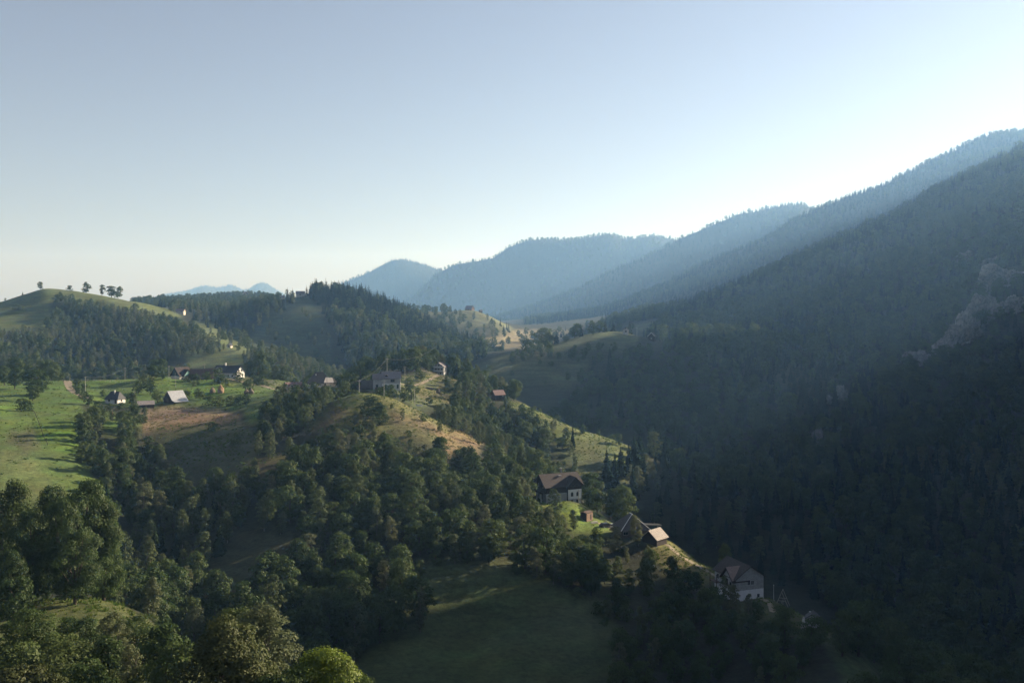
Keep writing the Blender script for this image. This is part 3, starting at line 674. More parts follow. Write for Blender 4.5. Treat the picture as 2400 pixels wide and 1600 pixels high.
# the timber A-frame, lamp post and little shed beyond the plank house
q = at(1797, 263); af = thing('timber_a_frame', 'open timber A-frame standing on the grass beside the plank house', 'frame', q, math.radians(-22))
for y_ in (-1.3, 1.3):
    m_ = MB(); 
    for sx in (-1, 1): m_.tube((0, y_, 3.9), (sx * 1.75, y_, -.3), .075)
    m_.tube((-.95, y_, 1.55), (.95, y_, 1.55), .06); m_.tube((0, y_, 1.55), (0, y_, -.2), .05); m_.build('truss', M_POLE, af)
MB().tube((0, -1.5, 3.9), (0, 1.5, 3.9), .08).build('ridge_beam', M_POLE, af)
q = at(1777, 266); lp = thing('lamp_post', 'thin grey lamp post with pale head beside the timber A-frame', 'lamp', q)
MB().tube((0, 0, -.4), (0, 0, 4.0), .09, .07).build('pole', M_POLEC, lp); MB().tube((0, 0, 4.01), (0, 0, 4.3), .13, .08).build('lamp_head', M_FRAME, lp); MB().box(-.2, .2, -.2, .2, -.3, .12).build('base', M_CONC, lp)
s_ = House('garden_shed', 'small dark shed on the steep grass past the timber A-frame', 'shed', 1866, 243, 158, 3.0, 3.2, 2.0, 1.1, M_PLANK, M_DARKROOF, .3, 2.6, .4)
s_.door('r', 0, 0, .8, 1.7, M_DARKWOOD); MB().box(.5, .9, -1.4, -1.1, 2.75, 2.95).build('vent', M_TIN, s_.roof)

# white cottage, tin barn and hidden shed on the left fields
c = House('cottage', 'small white cottage with steep dark roof below the farm track', 'cottage', 265, 500, -110, 5.6, 7.6, 2.5, 3.3, M_WHITE, M_DARKROOF, .5, 1.6, .1, 1.7)
c.window('r', -1.4, .9, 1.1, 1.1, M_FRAMED); c.door('r', 2.5, .05, .9, 1.95, M_DARKWOOD); c.window('b', 0, .9, .9, 1.1, M_FRAMED); c.chimney(.9, .4, 4.2, 6.3, .5, M_WHITE)
b_ = House('tin_roofed_barn', 'dark timber barn with bright silvery tin roof above the rust coloured slope', 'barn', 402, 503, -42, 8.6, 7.6, 1.5, 4.0, M_DARKWOOD, M_TIN, .5, 1.6, 0)
b_.door('f', -.6, 0, 2.0, 2.0, M_BROWNWOOD); m_ = MB(); m_.slab([(4.75, -4.2, 1.05), (4.75, 4.2, 1.05), (6.9, 4.0, .45), (6.9, -4.0, .45)], .08); m_.build('lean_to_roof', M_TIN, b_.root)
s_ = House('woodshed', 'low brown-roofed shed almost hidden by trees between the white cottage and the tin-roofed barn', 'shed', 334, 488, -60, 3.6, 7.5, 1.8, 1.5, M_DARKWOOD, M_GREYROOF, .4, 1.6, 0)
s_.door('r', 0, 0, 1.0, 1.6, M_BROWNWOOD)

# the farm on the crest
t_ = House('teal_farmhouse', 'teal-boarded farmhouse with brown roof and cream ground floor on the left crest', 'house', 417, 602, -34, 8.0, 9.0, 3.4, 4.4, M_TEALDARK, M_BROWNROOF, .6, 1.6, .1)
t_.band('ground_floor_wall', M_CREAM, 'rf', -1.5, 2.6, .05); t_.cross('r', .9, 6.0, .8, 3.0, 3.6, M_TEAL, M_BROWNROOF, -2.7, .5)
for a in (-2.6, 0, 2.6): t_.window('r', a, .7, .8, 1.1, M_FRAMED, 4.05)
t_.window('f', 0, 3.6, .9, 1.1, M_FRAME)
l_ = House('long_barn', 'long barn with broad rusty brown roof joined behind orchard trees on the left crest', 'barn', 464, 604, -84, 9.5, 13.6, 1.8, 5.0, M_DARKWOOD, mat('rusty_roof', (.150, .095, .080), .85, .35, 1.2, .3, None, (5, 'Z', .4)), .5, 1.6, .1)
l_.door('r', -2, 0, 2.4, 2.0, M_DARKWOOD)
w_ = House('white_farmhouse', 'long white farmhouse with dark slate roof and two-window gable behind the orchard trees', 'house', 525, 616, -112, 8.4, 17.5, 4.2, 3.6, M_WHITE, M_DARKROOF, .6, 1.6, .0)
for a in (-1.3, 1.3): w_.window('b', a, 4.4, 1.5, 1.2, M_FRAMED)
for a in (-2.2, 1.2): w_.window('b', a, 1.2, 1.0, 1.2, M_FRAMED)
for a in (-6, -3, 3, 6): w_.window('r', a, 1.2, 1.0, 1.2, M_FRAMED)
w_.dormer('r', -5.6, 4.4, 3.0, 2.6, M_WHITE, M_DARKROOF, 3.8); w_.chimney(-.3, -2.5, 7.3, 9.2, .7, M_WHITE)

# houses behind the knoll
r_ = House('red_roofed_house', 'small house with pinkish red roof and dormers among bushes left of the hip-roofed villa', 'house', 674, 486, -62, 5.6, 7.4, 2.6, 2.4, M_CREAM, M_PINKROOF, .5, 2.0, .6)
for a in (-1.6, 1.4): r_.dormer('r', a, 2.9, 1.9, 1.5, M_CREAM, M_PINKROOF, 2.9)
r_.window('f', 0, .8, .9, 1.1, M_FRAMED); r_.band('terrace_wall', mat('salmon_plaster', (.62, .40, .30), .9, .15, 1), 'r', -1.9, .6, .05)
v_ = House('hip_roofed_villa', 'white villa with tall dark hip roof and cream veranda behind the knoll', 'house', 733, 492, -76, 8.0, 10.5, 2.7, 4.6, M_WHITE, M_DARKROOF, .6, 2.2, .5, 3.9)
for a in (-3.4, -.6, 2.6): v_.window('r', a, .9, .9, 1.2, M_FRAMED)
v_.chimney(1.2, -1.6, 4.6, 6.2, .5, M_WHITE)
m_ = MB().box(4.06, 6.0, 2.2, 6.4, .1, .25).box(4.06, 6.0, 2.2, 6.4, 2.3, 2.45).box(5.9, 6.0, 2.2, 6.4, .26, 1.0)
for yy in (2.25, 4.2, 6.2): m_.box(5.85, 6.0, yy, yy + .15, 1.01, 2.29).box(5.85, 6.0, yy, yy + .15, -2, .09)
m_.build('veranda', M_CREAM, v_.root)
m_ = MB(); m_.slab([(6.6, 1.9, 2.5), (6.6, 6.8, 2.5), (3.6, 6.2, 4.7), (3.6, 2.9, 4.7)], .12); m_.build('veranda_roof', mat('cream_sheet_roof', (.75, .66, .56), .8, .15, 1.5, .2, None, (5, 'Z', .3)), v_.root)
v_.cross('r', 6.9, 3.0, -1.4, 2.9, 1.6, M_CREAM, M_DARKROOF, 2, .4)
k_ = House('grey_plaster_house', 'two-storey grey plaster house with pale roof and three dark basement doors beyond the knoll', 'house', 899, 474, -84, 6.4, 8.6, 5.0, 2.8, M_GREYP, M_GREYROOF, .4, 2.4, .1)
k_.band('ground_floor_wall', M_WHITE, 'rfb', -2.0, 2.5, .05)
for a in (-2.6, .2, 3.0): k_.door('r', a, .1, .95, 1.9, M_TEALDARK, 3.25)
k_.window('r', .6, 3.1, 1.9, 1.3, M_FRAMED)
k_.cross('l', 0, 1, -2, 4, 1, M_GREYP, M_GREYROOF, 0, .1) if False else None
k2 = MB(); k2.prism([(-2.0, -2), (2.6, -2), (2.6, 4.6), (.3, 6.8), (-2.0, 4.6)], -8.6, -4.31); wing = k2.build('wing', M_GREYP, k_.root)
m_ = MB(); m_.slab([(-2.35, -8.95, 4.33), (-2.35, -4.1, 4.33), (.3, -4.1, 6.88), (.3, -8.95, 6.88)], .14); m_.slab([(2.95, -8.95, 4.33), (.3, -8.95, 6.88), (.3, -4.1, 6.88), (2.95, -4.1, 4.33)], .14); m_.build('wing_roof', M_GREYROOF, wing)
k_.window('f', .3, 3.2, .9, 1.1, M_FRAMED, 8.6); MB().box(2.62, 2.7, -7.2, -6.2, 0, 1.9).build('door', M_TEALDARK, k_.root)
k_.dormer('r', -2.3, 5.6, 1.3, 1.0, M_DARKWOOD, M_GREYROOF, 2.6)
s_ = House('low_thatched_barn', 'low barn with grey boarded roof and pale edge board left of the plaster house', 'barn', 832, 478, -82, 6.4, 11.0, 1.0, 3.2, M_DARKWOOD, M_THATCH, .5, 1.6, .0)
m_ = MB(); m_.tube((3.75, -6.05, .78), (.1, -6.05, 4.34), .12); m_.build('edge_board', M_FRAME, s_.roof); s_.door('r', 2, 0, 1.2, .9, M_DARKWOOD)
t_ = House('balcony_house', 'tall three-storey house with white-railed balconies among trees above the grey plaster house', 'house', 1012, 592, -14, 6.2, 7.0, 5.0, 2.2, M_GREYP, M_GREYROOF, .7, 2.2, -.1)
for z in (2.0, 4.3):
    MB().box(-3.0, 3.0, -4.5, -3.52, z, z + .12).box(-3.0, 3.0, -4.5, -4.42, z + .13, z + .85).build('balcony', M_FRAME, t_.root)
    for a in (-1.8, 0, 1.8): t_.window('f', a, z + .3, .9, 1.5, M_FRAMED)
for a in (-1.8, 1.2): t_.window('f', a, .2, .9, 1.3, M_FRAMED)
s_ = House('pink_roofed_cabin', 'small cabin with pale pink roof on the wooded spur beyond the haystack', 'cabin', 1144, 515, -62, 4.4, 5.4, 2.0, 2.0, M_BROWNWOOD, M_PINKROOF, .5, 2, 1.0)
s_.door('r', 0, 0, .9, 1.8, M_DARKWOOD); s_.window('r', 1.7, .8, .7, .9, M_FRAME)

# small far houses
s_ = House('hillside_house', 'white house with dark roof under the spruces on the far knoll', 'house', 1437, 862, -8, 4.6, 5.5, 3.4, 2.2, M_GREYP, M_DARKROOF, .5, 2, .4); s_.window('f', .3, 1.4, 1.2, 1.4, M_FRAMED); s_.window('f', 0, 4.2, .9, 1.1, M_FRAMED)
s_ = House('gabled_house', 'dark house with pale gable boards right of the white house on the far knoll', 'house', 1498, 858, -20, 5.6, 7, 3.6, 2.8, M_DARKWOOD, M_THATCH, .5, 2, .4); m_ = MB()
for sx in (-1, 1): m_.tube((0, -4.05, 6.5), (sx * 3.3, -4.05, 3.2), .16)
m_.build('gable_boards', M_FRAME, s_.root); s_.window('f', 0, 1, 1, 1.2, M_FRAME)
s_ = House('hilltop_barn', 'lone timber barn with broad roof on the pale grassy hill under the blue mountains', 'barn', 1079, 1705, -120, 9, 13, 2.6, 5.0, M_BROWNWOOD, M_GREYROOF, .8, 2, .2); s_.door('r', 0, 0, 2, 2.2, M_DARKWOOD)
s_ = House('hay_hut', 'tiny hut right of the lone barn on the pale grassy hill', 'hut', 1104, 1705, -60, 4, 5, 2, 2.6, M_DARKWOOD, M_THATCH, .4, 2, .2); s_.door('r', 0, 0, 1, 1.6, M_BROWNWOOD)
s_ = House('ridge_house', 'broad-gabled house on the wooded skyline ridge under the small blue peaks', 'house', 566, 2010, -25, 16, 13, 5, 6, M_CREAM, M_BROWNROOF, 1, 3, 1.5); s_.window('f', 0, 5, 3, 2, M_FRAMED)
s_ = House('skyline_house', 'pale house between spruces on the skyline of the conifer hill', 'house', 690, 1262, -82, 7, 10.5, 3.6, 3.0, M_GREYP, M_GREYROOF, .6, 2.5, .6); s_.window('r', 0, 1.4, 1.4, 1.4, M_FRAMED)
s_ = House('low_skyline_house', 'low pink-walled house left of the pale house on the skyline', 'house', 645, 1275, -80, 6, 9, 2.6, 2.4, M_CREAM, M_GREYROOF, .5, 2.5, .4); s_.window('r', 0, .9, 1.2, 1.2, M_FRAMED)
s_ = House('saddle_house', 'house with rusty roof and white sunlit walls in the wooded saddle', 'house', 415, 1235, -95, 6, 10, 2.6, 2.6, M_CREAM, M_PINKROOF, .6, 3, 1.2); s_.window('r', 2, 1, 1.2, 1.3, M_FRAMED); s_.window('b', 0, 1, 1.2, 1.3, M_FRAMED)
s_ = House('field_hut', 'small white-fronted hut with dark roof on the grass strip beyond the farm', 'hut', 528, 905, -12, 3.4, 4, 1.7, 1.6, M_CREAM, M_DARKROOF, .6, 2, .6); s_.door('f', 0, 0, .9, 1.7, M_BROWNWOOD)
s_ = House('plank_gabled_barn', 'old timber barn with pointed plank gable among the bushes', 'barn', 143, 108, 24, 2.6, 4.0, 1.0, 2.4, M_DARKWOOD, M_THATCH, .2, 2, -1.3)
s_.gable_clad('gable_boards', mat('gable_planks', (.30, .21, .18), .9, .3, 2, .3, None, (9, 'X', .45)), 'f', 1.2); s_.window('f', .05, 1.9, .3, .4, M_GLASS)

# ------------------------------------------------------------------ haystacks, poles, wires, small things
def haystack(pxv, d, hgt, wid, label, m, seed):
    rng = np.random.default_rng(seed); V = []; Fc = []; n_ = 18; prof = [(0, .40), (.12, .48), (.3, .50), (.5, .42), (.68, .29), (.82, .17), (.93, .08), (1, .02)]
    for t, r in prof:
        for i in range(n_):
            a = 2 * math.pi * i / n_; rr = wid * r * (1 + .09 * rng.normal()); V.append((rr * math.cos(a), rr * math.sin(a), hgt * t - (.25 if t == 0 else 0) + hgt * .012 * rng.normal()))
    for j in range(len(prof) - 1):
        for i in range(n_): Fc.append([j*n_ + i, j*n_ + (i+1) % n_, (j+1)*n_ + (i+1) % n_, (j+1)*n_ + i])
    Fc.append([(len(prof)-1)*n_ + i for i in range(n_)])
    r = thing('haystack', label, 'haystack', at(pxv, d), seed, 'haystacks standing on the meadows')
    obj('hay', mesh_from('hay', V, Fc, [m]), r); MB().tube((0, 0, hgt * .9), (.05, 0, hgt * 1.12), .06, .04, 6).build('stack_pole', M_POLE, r)
haystack(488, 531, 3.1, 3.0, 'shorter haystack with pale tip beside the tall one on the farm meadow', M_HAYD, 1)
haystack(507, 530, 4.5, 3.6, 'tallest pointed haystack on the farm meadow', M_HAY, 2)
haystack(566, 512, 2.7, 2.6, 'left one of the two dark haystacks under the round orchard tree', M_HAYD, 3)
haystack(577, 511, 2.9, 2.7, 'right one of the two dark haystacks under the round orchard tree', M_HAYD, 4)
haystack(1007, 506, 2.6, 2.4, 'lone dark haystack on the stubble beyond the knoll', M_HAYD, 5)
haystack(1183, 1480, 9.0, 8.0, 'distant dark haystack on the pale valley field', M_HAYD, 6) if False else None

POLES = [(196, 8.6, 530, 'pale utility pole on the meadow right of the dirt track', M_POLEC), (287, 7.4, 598, 'utility pole at the crest fence left of the teal farmhouse', M_POLE),
         (388, 8.4, 603, 'tall pale utility pole beside the teal farmhouse', M_POLEC), (470, 8.5, 640, 'utility pole rising behind the long barn', M_POLE),
         (309, 7.0, 492, 'utility pole between the cottage and the woodshed', M_POLE), (751, 6.0, 478, 'short pole in front of the villa veranda', M_POLE),
         (825, 7.6, 424, 'tall pale utility pole on top of the knoll', M_POLEC), (882, 7.4, 420, 'dark pole on the right side of the knoll top', M_POLE),
         (952, 7.2, 455, 'thin pole beside the white bench beyond the knoll', M_POLEC), (889, 12.0, 500, 'utility pole rising behind the grey plaster house', M_POLE),
         (930, 9.0, 505, 'thin pole right of the grey plaster house roof', M_POLE), (1329, 5.0, 352, 'dark pole at the right corner of the chalet', M_POLE),
         (1463, 8.0, 862, 'pale bare pole behind the white house on the far knoll', M_POLEC), (403, 6.5, 560, 'thin pole below the teal farmhouse', M_POLE)]
tops = {}
for pxv, hgt, d, lab, m in POLES:
    q = at(pxv, d); r = thing('utility_pole', lab, 'pole', q, 0, 'utility poles of the village')
    MB().tube((0, 0, -.5), (0, 0, hgt), .13, .09, 8).build('shaft', m, r); MB().box(-.7, .7, -.06, .06, hgt - .55, hgt - .42).build('crossarm', M_POLE, r)
    for a in (-.55, .55): MB().tube((a, 0, hgt - .415), (a, 0, hgt - .22), .05, .04, 6).build('insulator', M_FRAME, r)
    tops[pxv] = q + Vector((0, 0, hgt - .25))
def wire(a, b, sag, label):
    P = []; 
    for k in range(25):
        t = k / 24; q = a.lerp(b, t); q.z -= sag * 4 * t * (1 - t); P.append(q)
    m = MB()
    for k in range(24): m.tube(P[k], P[k+1], .035, .035, 4)
    tag(m.build('power_line', M_WIRE), label, 'cable', 'power lines between the poles')
wire(tops[196], tops[287], 2.2, 'power line sagging over the crest meadow left of the farm')
wire(tops[287], tops[388], 2.0, 'power line between the crest fence and the teal farmhouse')
wire(tops[388], tops[470], 1.6, 'power line above the teal farmhouse roof')
wire(tops[889], at(1000, 590) + Vector((0, 0, 15)), 3.0, 'power line rising from the grey plaster house to the wooded ridge')
wire(tops[825], tops[889], 1.5, 'power line from the knoll top to the grey plaster house')

def car(pxv, d, yaw, body_m, label):
    r = thing('parked_car', label, 'car', at(pxv, d) + Vector((0, 0, .03)), math.radians(yaw), 'cars parked on the lawn')
    b = [(-2.1, .35), (2.1, .35), (2.15, .75), (1.95, .95), (1.1, 1.02), (.55, 1.45), (-1.3, 1.48), (-1.95, 1.0), (-2.15, .8)]
    MB().prism(b, -.85, .85).build('body', body_m, r)
    gl = MB().prism([(1.0, 1.03), (.56, 1.40), (-1.25, 1.42), (-1.75, 1.03)], -.862, .862); gl.build('windows', M_GLASS, r)
    for x in (-1.35, 1.35):
        for y in (-.8, .8):
            w_ = MB().tube((x, y - .1, .33), (x, y + .1, .33), .33, .33, 14).build('wheel', M_WIRE, r); MB().tube((x, y - .115, .33), (x, y + .115, .33), .18, .18, 10).build('rim', M_TIN, w_)
    for y in (-.6, .6): MB().box(2.1, 2.17, y - .18, y + .18, .62, .76).build('headlight', M_FRAME, r)
car(1391, 334, 35, mat('dark_car_paint', (.03, .035, .045), .3, .1, 1, 0, None, None, .3, .6), 'dark car parked on the lawn above the birches')
car(1411, 336, 20, mat('pale_car_paint', (.62, .70, .72), .3, .1, 1, 0, None, None, .2, .6), 'pale car beside the pointed hip-roofed house')

def post_fence(pts, step, hgt, m, label, rail=True, group=None):
    P = [Vector(p) for p in pts]; r = thing('fence', label, 'fence', P[0], 0, group); o0 = P[0]; prev = None
    for i in range(len(P) - 1):
        k = max(1, int((P[i+1] - P[i]).length / step))
        for j in range(k):
            q = P[i].lerp(P[i+1], j / k); q.z = float(ground_z(np.array([q.x]), np.array([q.y]))[0]); q = q - o0
            MB().box(q.x - .06, q.x + .06, q.y - .06, q.y + .06, q.z - .4, q.z + hgt).build('post', m, r)
            if prev is not None and rail: MB().tube(prev + Vector((0, 0, hgt * .8)), q + Vector((0, 0, hgt * .8)), .035, .035, 4).tube(prev + Vector((0, 0, hgt * .4)), q + Vector((0, 0, hgt * .4)), .03, .03, 4).build('rail', m, r)
            prev = q
    return r
post_fence([at(160, 592), at(230, 580), at(300, 566), at(372, 562)], 4.5, 1.3, M_POLE, 'wooden post fence along the crest meadow right of the dirt track')
post_fence([at(1368, 344), at(1392, 342), at(1404, 339)], 1.6, .9, M_POLEC, 'short row of pale posts on the lawn below the chalet')
post_fence([at(72, 452), at(84, 425), at(98, 398), at(112, 378)], 4.5, 1.0, M_DARKWOOD, 'old fence running down the left hillside meadow')
post_fence([at(826, 421), at(846, 421)], 1.8, .9, M_POLEC, 'short pale rail at the foot of the pole on the knoll')
q = at(1366, 336); lg = thing('log_pile', 'low pile of pale logs at the lawn edge below the hut', 'logs', q, .5)
for k, (yy, zz) in enumerate([(0, .18), (.36, .18), (.72, .18), (.18, .5), (.54, .5)]): MB().tube((-1.3, yy, zz), (1.3, yy + .05, zz), .17, .16, 10).build('log', M_POLEC, lg)
q = at(962, 456); bn = thing('garden_bench', 'white bench with pale slats on the grass beside the thin pole beyond the knoll', 'bench', q, .2)
MB().box(-1.6, 1.6, -.25, .25, .42, .5).build('seat', M_FRAME, bn); MB().box(-1.6, 1.6, .26, .33, .55, 1.1).build('backrest', M_FRAME, bn)
for a in (-1.4, 1.4): MB().box(a - .06, a + .06, -.2, .2, -.2, .415).build('leg', M_FRAME, bn)
q = at(257, 458); gp = thing('garden_post', 'stout dark red post with white cap alone on the shaded grass below the cottage', 'post', q)
MB().tube((0, 0, -.3), (0, 0, 1.5), .55, .42, 10).build('body', mat('dark_red_boards', (.09, .035, .03), .9, .3, 3), gp); MB().tube((0, 0, 1.51), (0, 0, 2.15), .62, .12, 10).build('cap', M_WHITE, gp)
q = at(985, 512); st = thing('stone_heap', 'low dark heap left on the dry grass above the haystack', 'heap', q)

def rock(name, label, pxv, d, sx, sy, sz, seed, m, lift=0.0, rz=0.0, cat='rock', group=None):
    bm = bmesh.new(); bmesh.ops.create_icosphere(bm, subdivisions=6 if sx > 4 else 4, radius=1)
    co = np.array([v.co[:] for v in bm.verts])
    a = fbm(co[:, 0] * 1.7 + seed * 3.1 + co[:, 2] * .8, co[:, 1] * 1.7 + co[:, 2] * 1.9 + seed, 5, seed)
    b2 = np.abs(fbm(co[:, 0] * 6 + co[:, 1] * 4 + seed, co[:, 2] * 2.6 + co[:, 1] * 3 + seed, 6, seed + 9))
    cr = np.abs(fbm(co[:, 0] * 2.6 + seed * 2.2, co[:, 1] * 2.6 + co[:, 2] * 3.1, 4, seed + 17))
    r = 1 + .7 * a - .45 * b2 - .35 * cr
    for v, k in zip(bm.verts, r): v.co = v.co * float(k)
    me = bpy.data.meshes.new(name); bm.to_mesh(me); bm.free(); me.materials.append(m); me.update()
    me.transform(Matrix.Diagonal((sx, sy, sz, 1)))
    o = obj(name, me); o.location = at(pxv, d) + Vector((0, 0, lift)); o.rotation_euler = (0, 0, rz)
    return tag(o, label, cat, group)
bpy.data.objects.remove(st)
rock('earth_heap', 'low dark heap on the dry grass above the lone haystack', 985, 512, 2.2, 1.6, .9, 3, mat('dark_heap', (.09, .085, .08), .95, .3, 2, .4), .1, 0, 'heap')
M_CLIFF = mat('pale_limestone', (.32, .315, .31), .95, .5, .35, 1.0, (.06, .07, .05))
CL = [(2305, 640, 985, 34, 20, 22, 'broad ragged limestone cliff high on the shaded right mountain at the picture edge'),
      (2255, 720, 955, 26, 16, 30, 'tall limestone rib below the broad ragged cliff'), (2215, 770, 925, 22, 14, 26, 'limestone rib under the tall one, lower down the same buttress'), (2180, 805, 900, 15, 10, 15, 'lowest limestone rib of the same buttress'),
      (2322, 700, 990, 18, 12, 16, 'limestone face right of the tall rib at the picture edge'),
      (2110, 822, 960, 17, 10, 13, 'pale rock face left of the buttress foot'),
      (1932, 903, 900, 9, 6, 9, 'higher of two small pale crags in the dark forest'), (1908, 915, 880, 5, 4, 6, 'tiny crag just left of the higher small crag'), (1874, 1012, 800, 6, 4, 11, 'lower small pale crag in the dark forest'),
      (2215, 590, 1330, 14, 9, 14, 'faint crag far up the right mountain'), (2290, 592, 1280, 26, 10, 9, 'long faint crag band high on the right mountain')]
for i, (a, b2, d, sx, sy, sz, lab) in enumerate(CL):
    q = spot(a, b2 + 10, 500, 2000); d = q.y
    rock('rock_outcrop', lab, a, d, sx, sy, sz * .95, 11 + i, M_CLIFF, -sz * .1, .6, 'rock', 'rock outcrops on the right mountain')
q = spot(1846, 1445, 200, 300)
rock('chalk_bank', 'pale bare bank showing through the bushes below the timber A-frame', 1846, q.y, .8, .8, 2.4, 41, mat('pale_bank', (.52, .48, .44), .95, .3, 1, .4), 0, 0, 'bank')

# tracks
M_TRACK = mat('bare_earth', (.27, .215, .16), .95, .35, .5, .3, (.16, .14, .085))
ribbon('dirt_track', [at(151, 604), at(160, 560), at(170, 530), at(184, 508), at(198, 500)], 4.2, M_TRACK)
ribbon('path', [at(150, 600), at(230, 590), at(330, 592), at(396, 596)], 1.6, M_TRACK)
ribbon('path', [at(640, 690), at(650, 480), at(700, 470)], 1.2, M_TRACK) if False else None
ribbon('path', [at(1752, 262), at(1768, 258), at(1776, 252)], 2.0, M_TRACK)
ribbon('path', [at(1080, 552), at(1050, 560), at(1000, 572), at(940, 575)], 1.8, M_TRACK)
ribbon('path', [at(1190, 356), at(1215, 358), at(1238, 358)], 1.6, M_TRACK)

ribbon('path', [at(1376, 338), at(1420, 331), at(1440, 327)], 2.2, M_TRACK)
ribbon('path', [at(1530, 316), at(1580, 302), at(1640, 291), at(1700, 282)], 1.8, M_TRACK)
ribbon('lane', [at(505, 592), at(560, 578), at(600, 562), at(640, 545), at(668, 520), at(690, 500)], 2.6, M_TRACK)
ribbon('lane', [at(770, 500), at(830, 492), at(870, 486), at(930, 500), at(990, 540), at(1010, 575)], 2.4, M_TRACK)
post_fence([at(232, 488), at(246, 484), at(262, 482), at(286, 484)], 2.2, 1.1, M_POLE, 'garden fence in front of the white cottage')
post_fence([at(428, 590), at(450, 584), at(480, 580), at(520, 580), at(560, 580)], 3.0, 1.2, M_POLE, 'long orchard fence in front of the farm buildings')
post_fence([at(930, 470), at(975, 480), at(1030, 505), at(1060, 520)], 3.2, 1.1, M_POLE, 'pasture fence across the dry slope beyond the knoll')
q = at(868, 466); lg = thing('firewood_pile', 'stacked firewood against the left wing of the grey plaster house', 'firewood', q, .1)
for k in range(4): MB().tube((-1.2, 0, .15 + .27 * k), (1.2, 0, .15 + .27 * k), .14, .13, 8).tube((-1.2, .3, .15 + .27 * k), (1.2, .3, .15 + .27 * k), .14, .13, 8).build('log', M_BROWNWOOD, lg)
# ------------------------------------------------------------------ trees
TREES = []      # dict(kind, x, y, z, h, w, label or None, zone)
def hand(kind, pxv, d, h, w=1.0, label=None, zone=None):
    q = at(pxv, d); TREES.append(dict(kind=kind, x=q.x, y=q.y, z=q.z, h=h, w=w, label=label, zone=zone, hand=True))
def hand_top(kind, pxv, pytop, d, w=1.0, label=None, zone=None):
    """a tree whose tip is seen at row pytop"""
    q = at(pxv, d); h = (HZ - pytop) / F * d - q.z
    TREES.append(dict(kind=kind, x=q.x, y=q.y, z=q.z, h=max(h, 1.0), w=w, label=label, zone=zone, hand=True))

def hand_fit(kind, pxv, pytop, h, w=1.0, label=None, zone=None, dmin=205):
    """a tree of height h whose tip is seen at row pytop"""
    ds = np.linspace(dmin, 700, 1400); x = (pxv - CX) / F * ds; z = ground_z(x, ds); tip = HZ - F * (z + h) / ds
    k = np.nonzero(tip <= pytop)[0]; d = ds[k[0]] if len(k) else ds[int(np.argmin(np.abs(tip - pytop)))]
    hand(kind, pxv, d, h, w, label, zone)

# nearest trees, lower left
hand_top('glossy', 512, 1412, 67, 1.12, 'big dark glossy-leaved tree with sunlit tips at the lower edge')
hand_top('bright', 742, 1483, 66, 1.05, 'bright yellow-green young tree at the lower edge')
hand_top('birch', 604, 1388, 86, 1.5, 'feathery olive tree behind the big glossy-leaved one')
hand_top('broad', 552, 1392, 98, .8, 'rounded grey-green tree top just behind the big glossy-leaved tree')
hand_top('bush', 660, 1540, 64, .9, 'yellowish bush between the glossy-leaved tree and the bright green tree')
hand_top('bush', 822, 1552, 66, .6, 'small pale bush right of the bright yellow-green tree')
LG = 'tall trees on the left shelf'
for a, t, d, w, lab in [(28, 1106, 176, .62, 'leftmost tall tree of the left shelf, cut by the picture edge'), (108, 1112, 182, .52, 'second tall tree from the picture edge on the left shelf'),
                        (190, 1108, 174, .60, 'tallest broad sunlit tree at the right end of the left shelf'), (150, 1140, 168, .5, 'dark-sided tree between the two tallest on the left shelf'),
                        (238, 1150, 176, .55, 'slightly lower rounded tree at the gully end of the left shelf'), (72, 1170, 166, .55, 'mid-height tree under the second tall tree of the left shelf'),
                        (40, 1262, 158, .72, 'short pale tree standing in front of the tall ones at the picture edge'), (30, 1325, 154, .9, 'low bushy tree at the foot of the short pale one'),
                        (172, 1215, 164, .75, 'grey-leaved tree low in front of the tallest one on the left shelf')]:
    hand_top('broad', a, t, d, w * 1.2, lab, LG)
for a, t, d, w, k, lab in [(80, 1400, 128, 1.2, 'broad', 'round tree at the left end of the thicket below the sunny shelf'), (172, 1412, 136, 1.3, 'broad', 'wide dark-green tree second from the left in the thicket below the sunny shelf'),
                        (262, 1404, 132, 1.0, 'birch', 'pale spiky sapling standing above the thicket below the sunny shelf'), (318, 1412, 140, 1.3, 'broad', 'brownish round tree at the top right of the thicket'),
                        (382, 1432, 136, 1.25, 'broad', 'rounded tree at the far right of the thicket beside the dark gully'), (240, 1468, 116, 1.3, 'broad', 'yellow-green spreading tree in the middle of the thicket'),
                        (310, 1478, 108, 1.15, 'birch', 'large airy grey-green tree with visible branches in the thicket'), (378, 1480, 104, 1.0, 'broad', 'grey tree between the airy one and the big glossy-leaved tree'),
                        (150, 1482, 114, 1.3, 'bush', 'bright bush above the old plank-gabled barn'), (112, 1462, 118, 1.2, 'broad', 'green tree just above the plank-gabled barn'),
                        (40, 1520, 92, 1.5, 'glossy', 'glossy dark tree at the lower left corner in front of the barn'), (100, 1545, 88, 1.3, 'glossy', 'low glossy shrub in front of the plank-gabled barn'),
                        (20, 1478, 112, 1.2, 'broad', 'small tree at the left edge behind the glossy corner tree'), (200, 1520, 108, 1.2, 'bush', 'low shrub right of the plank-gabled barn'),
                        (345, 1530, 92, 1.2, 'bush', 'olive bush at the lower edge under the airy tree'), (270, 1540, 98, 1.3, 'bush', 'dark bush at the lower edge left of the olive one')]:
    hand_top(k, a, t, d * .80 if d > 100 else d * .93, w, lab, 'thicket below the sunny shelf')
hand_top('birch', 402, 1338, 236, .9, 'single pale sunlit tree top in the dark gully'); 
hand_top('spruce', 248, 1112, 262, 1.2, 'dark brownish spruce at the left edge of the gully')

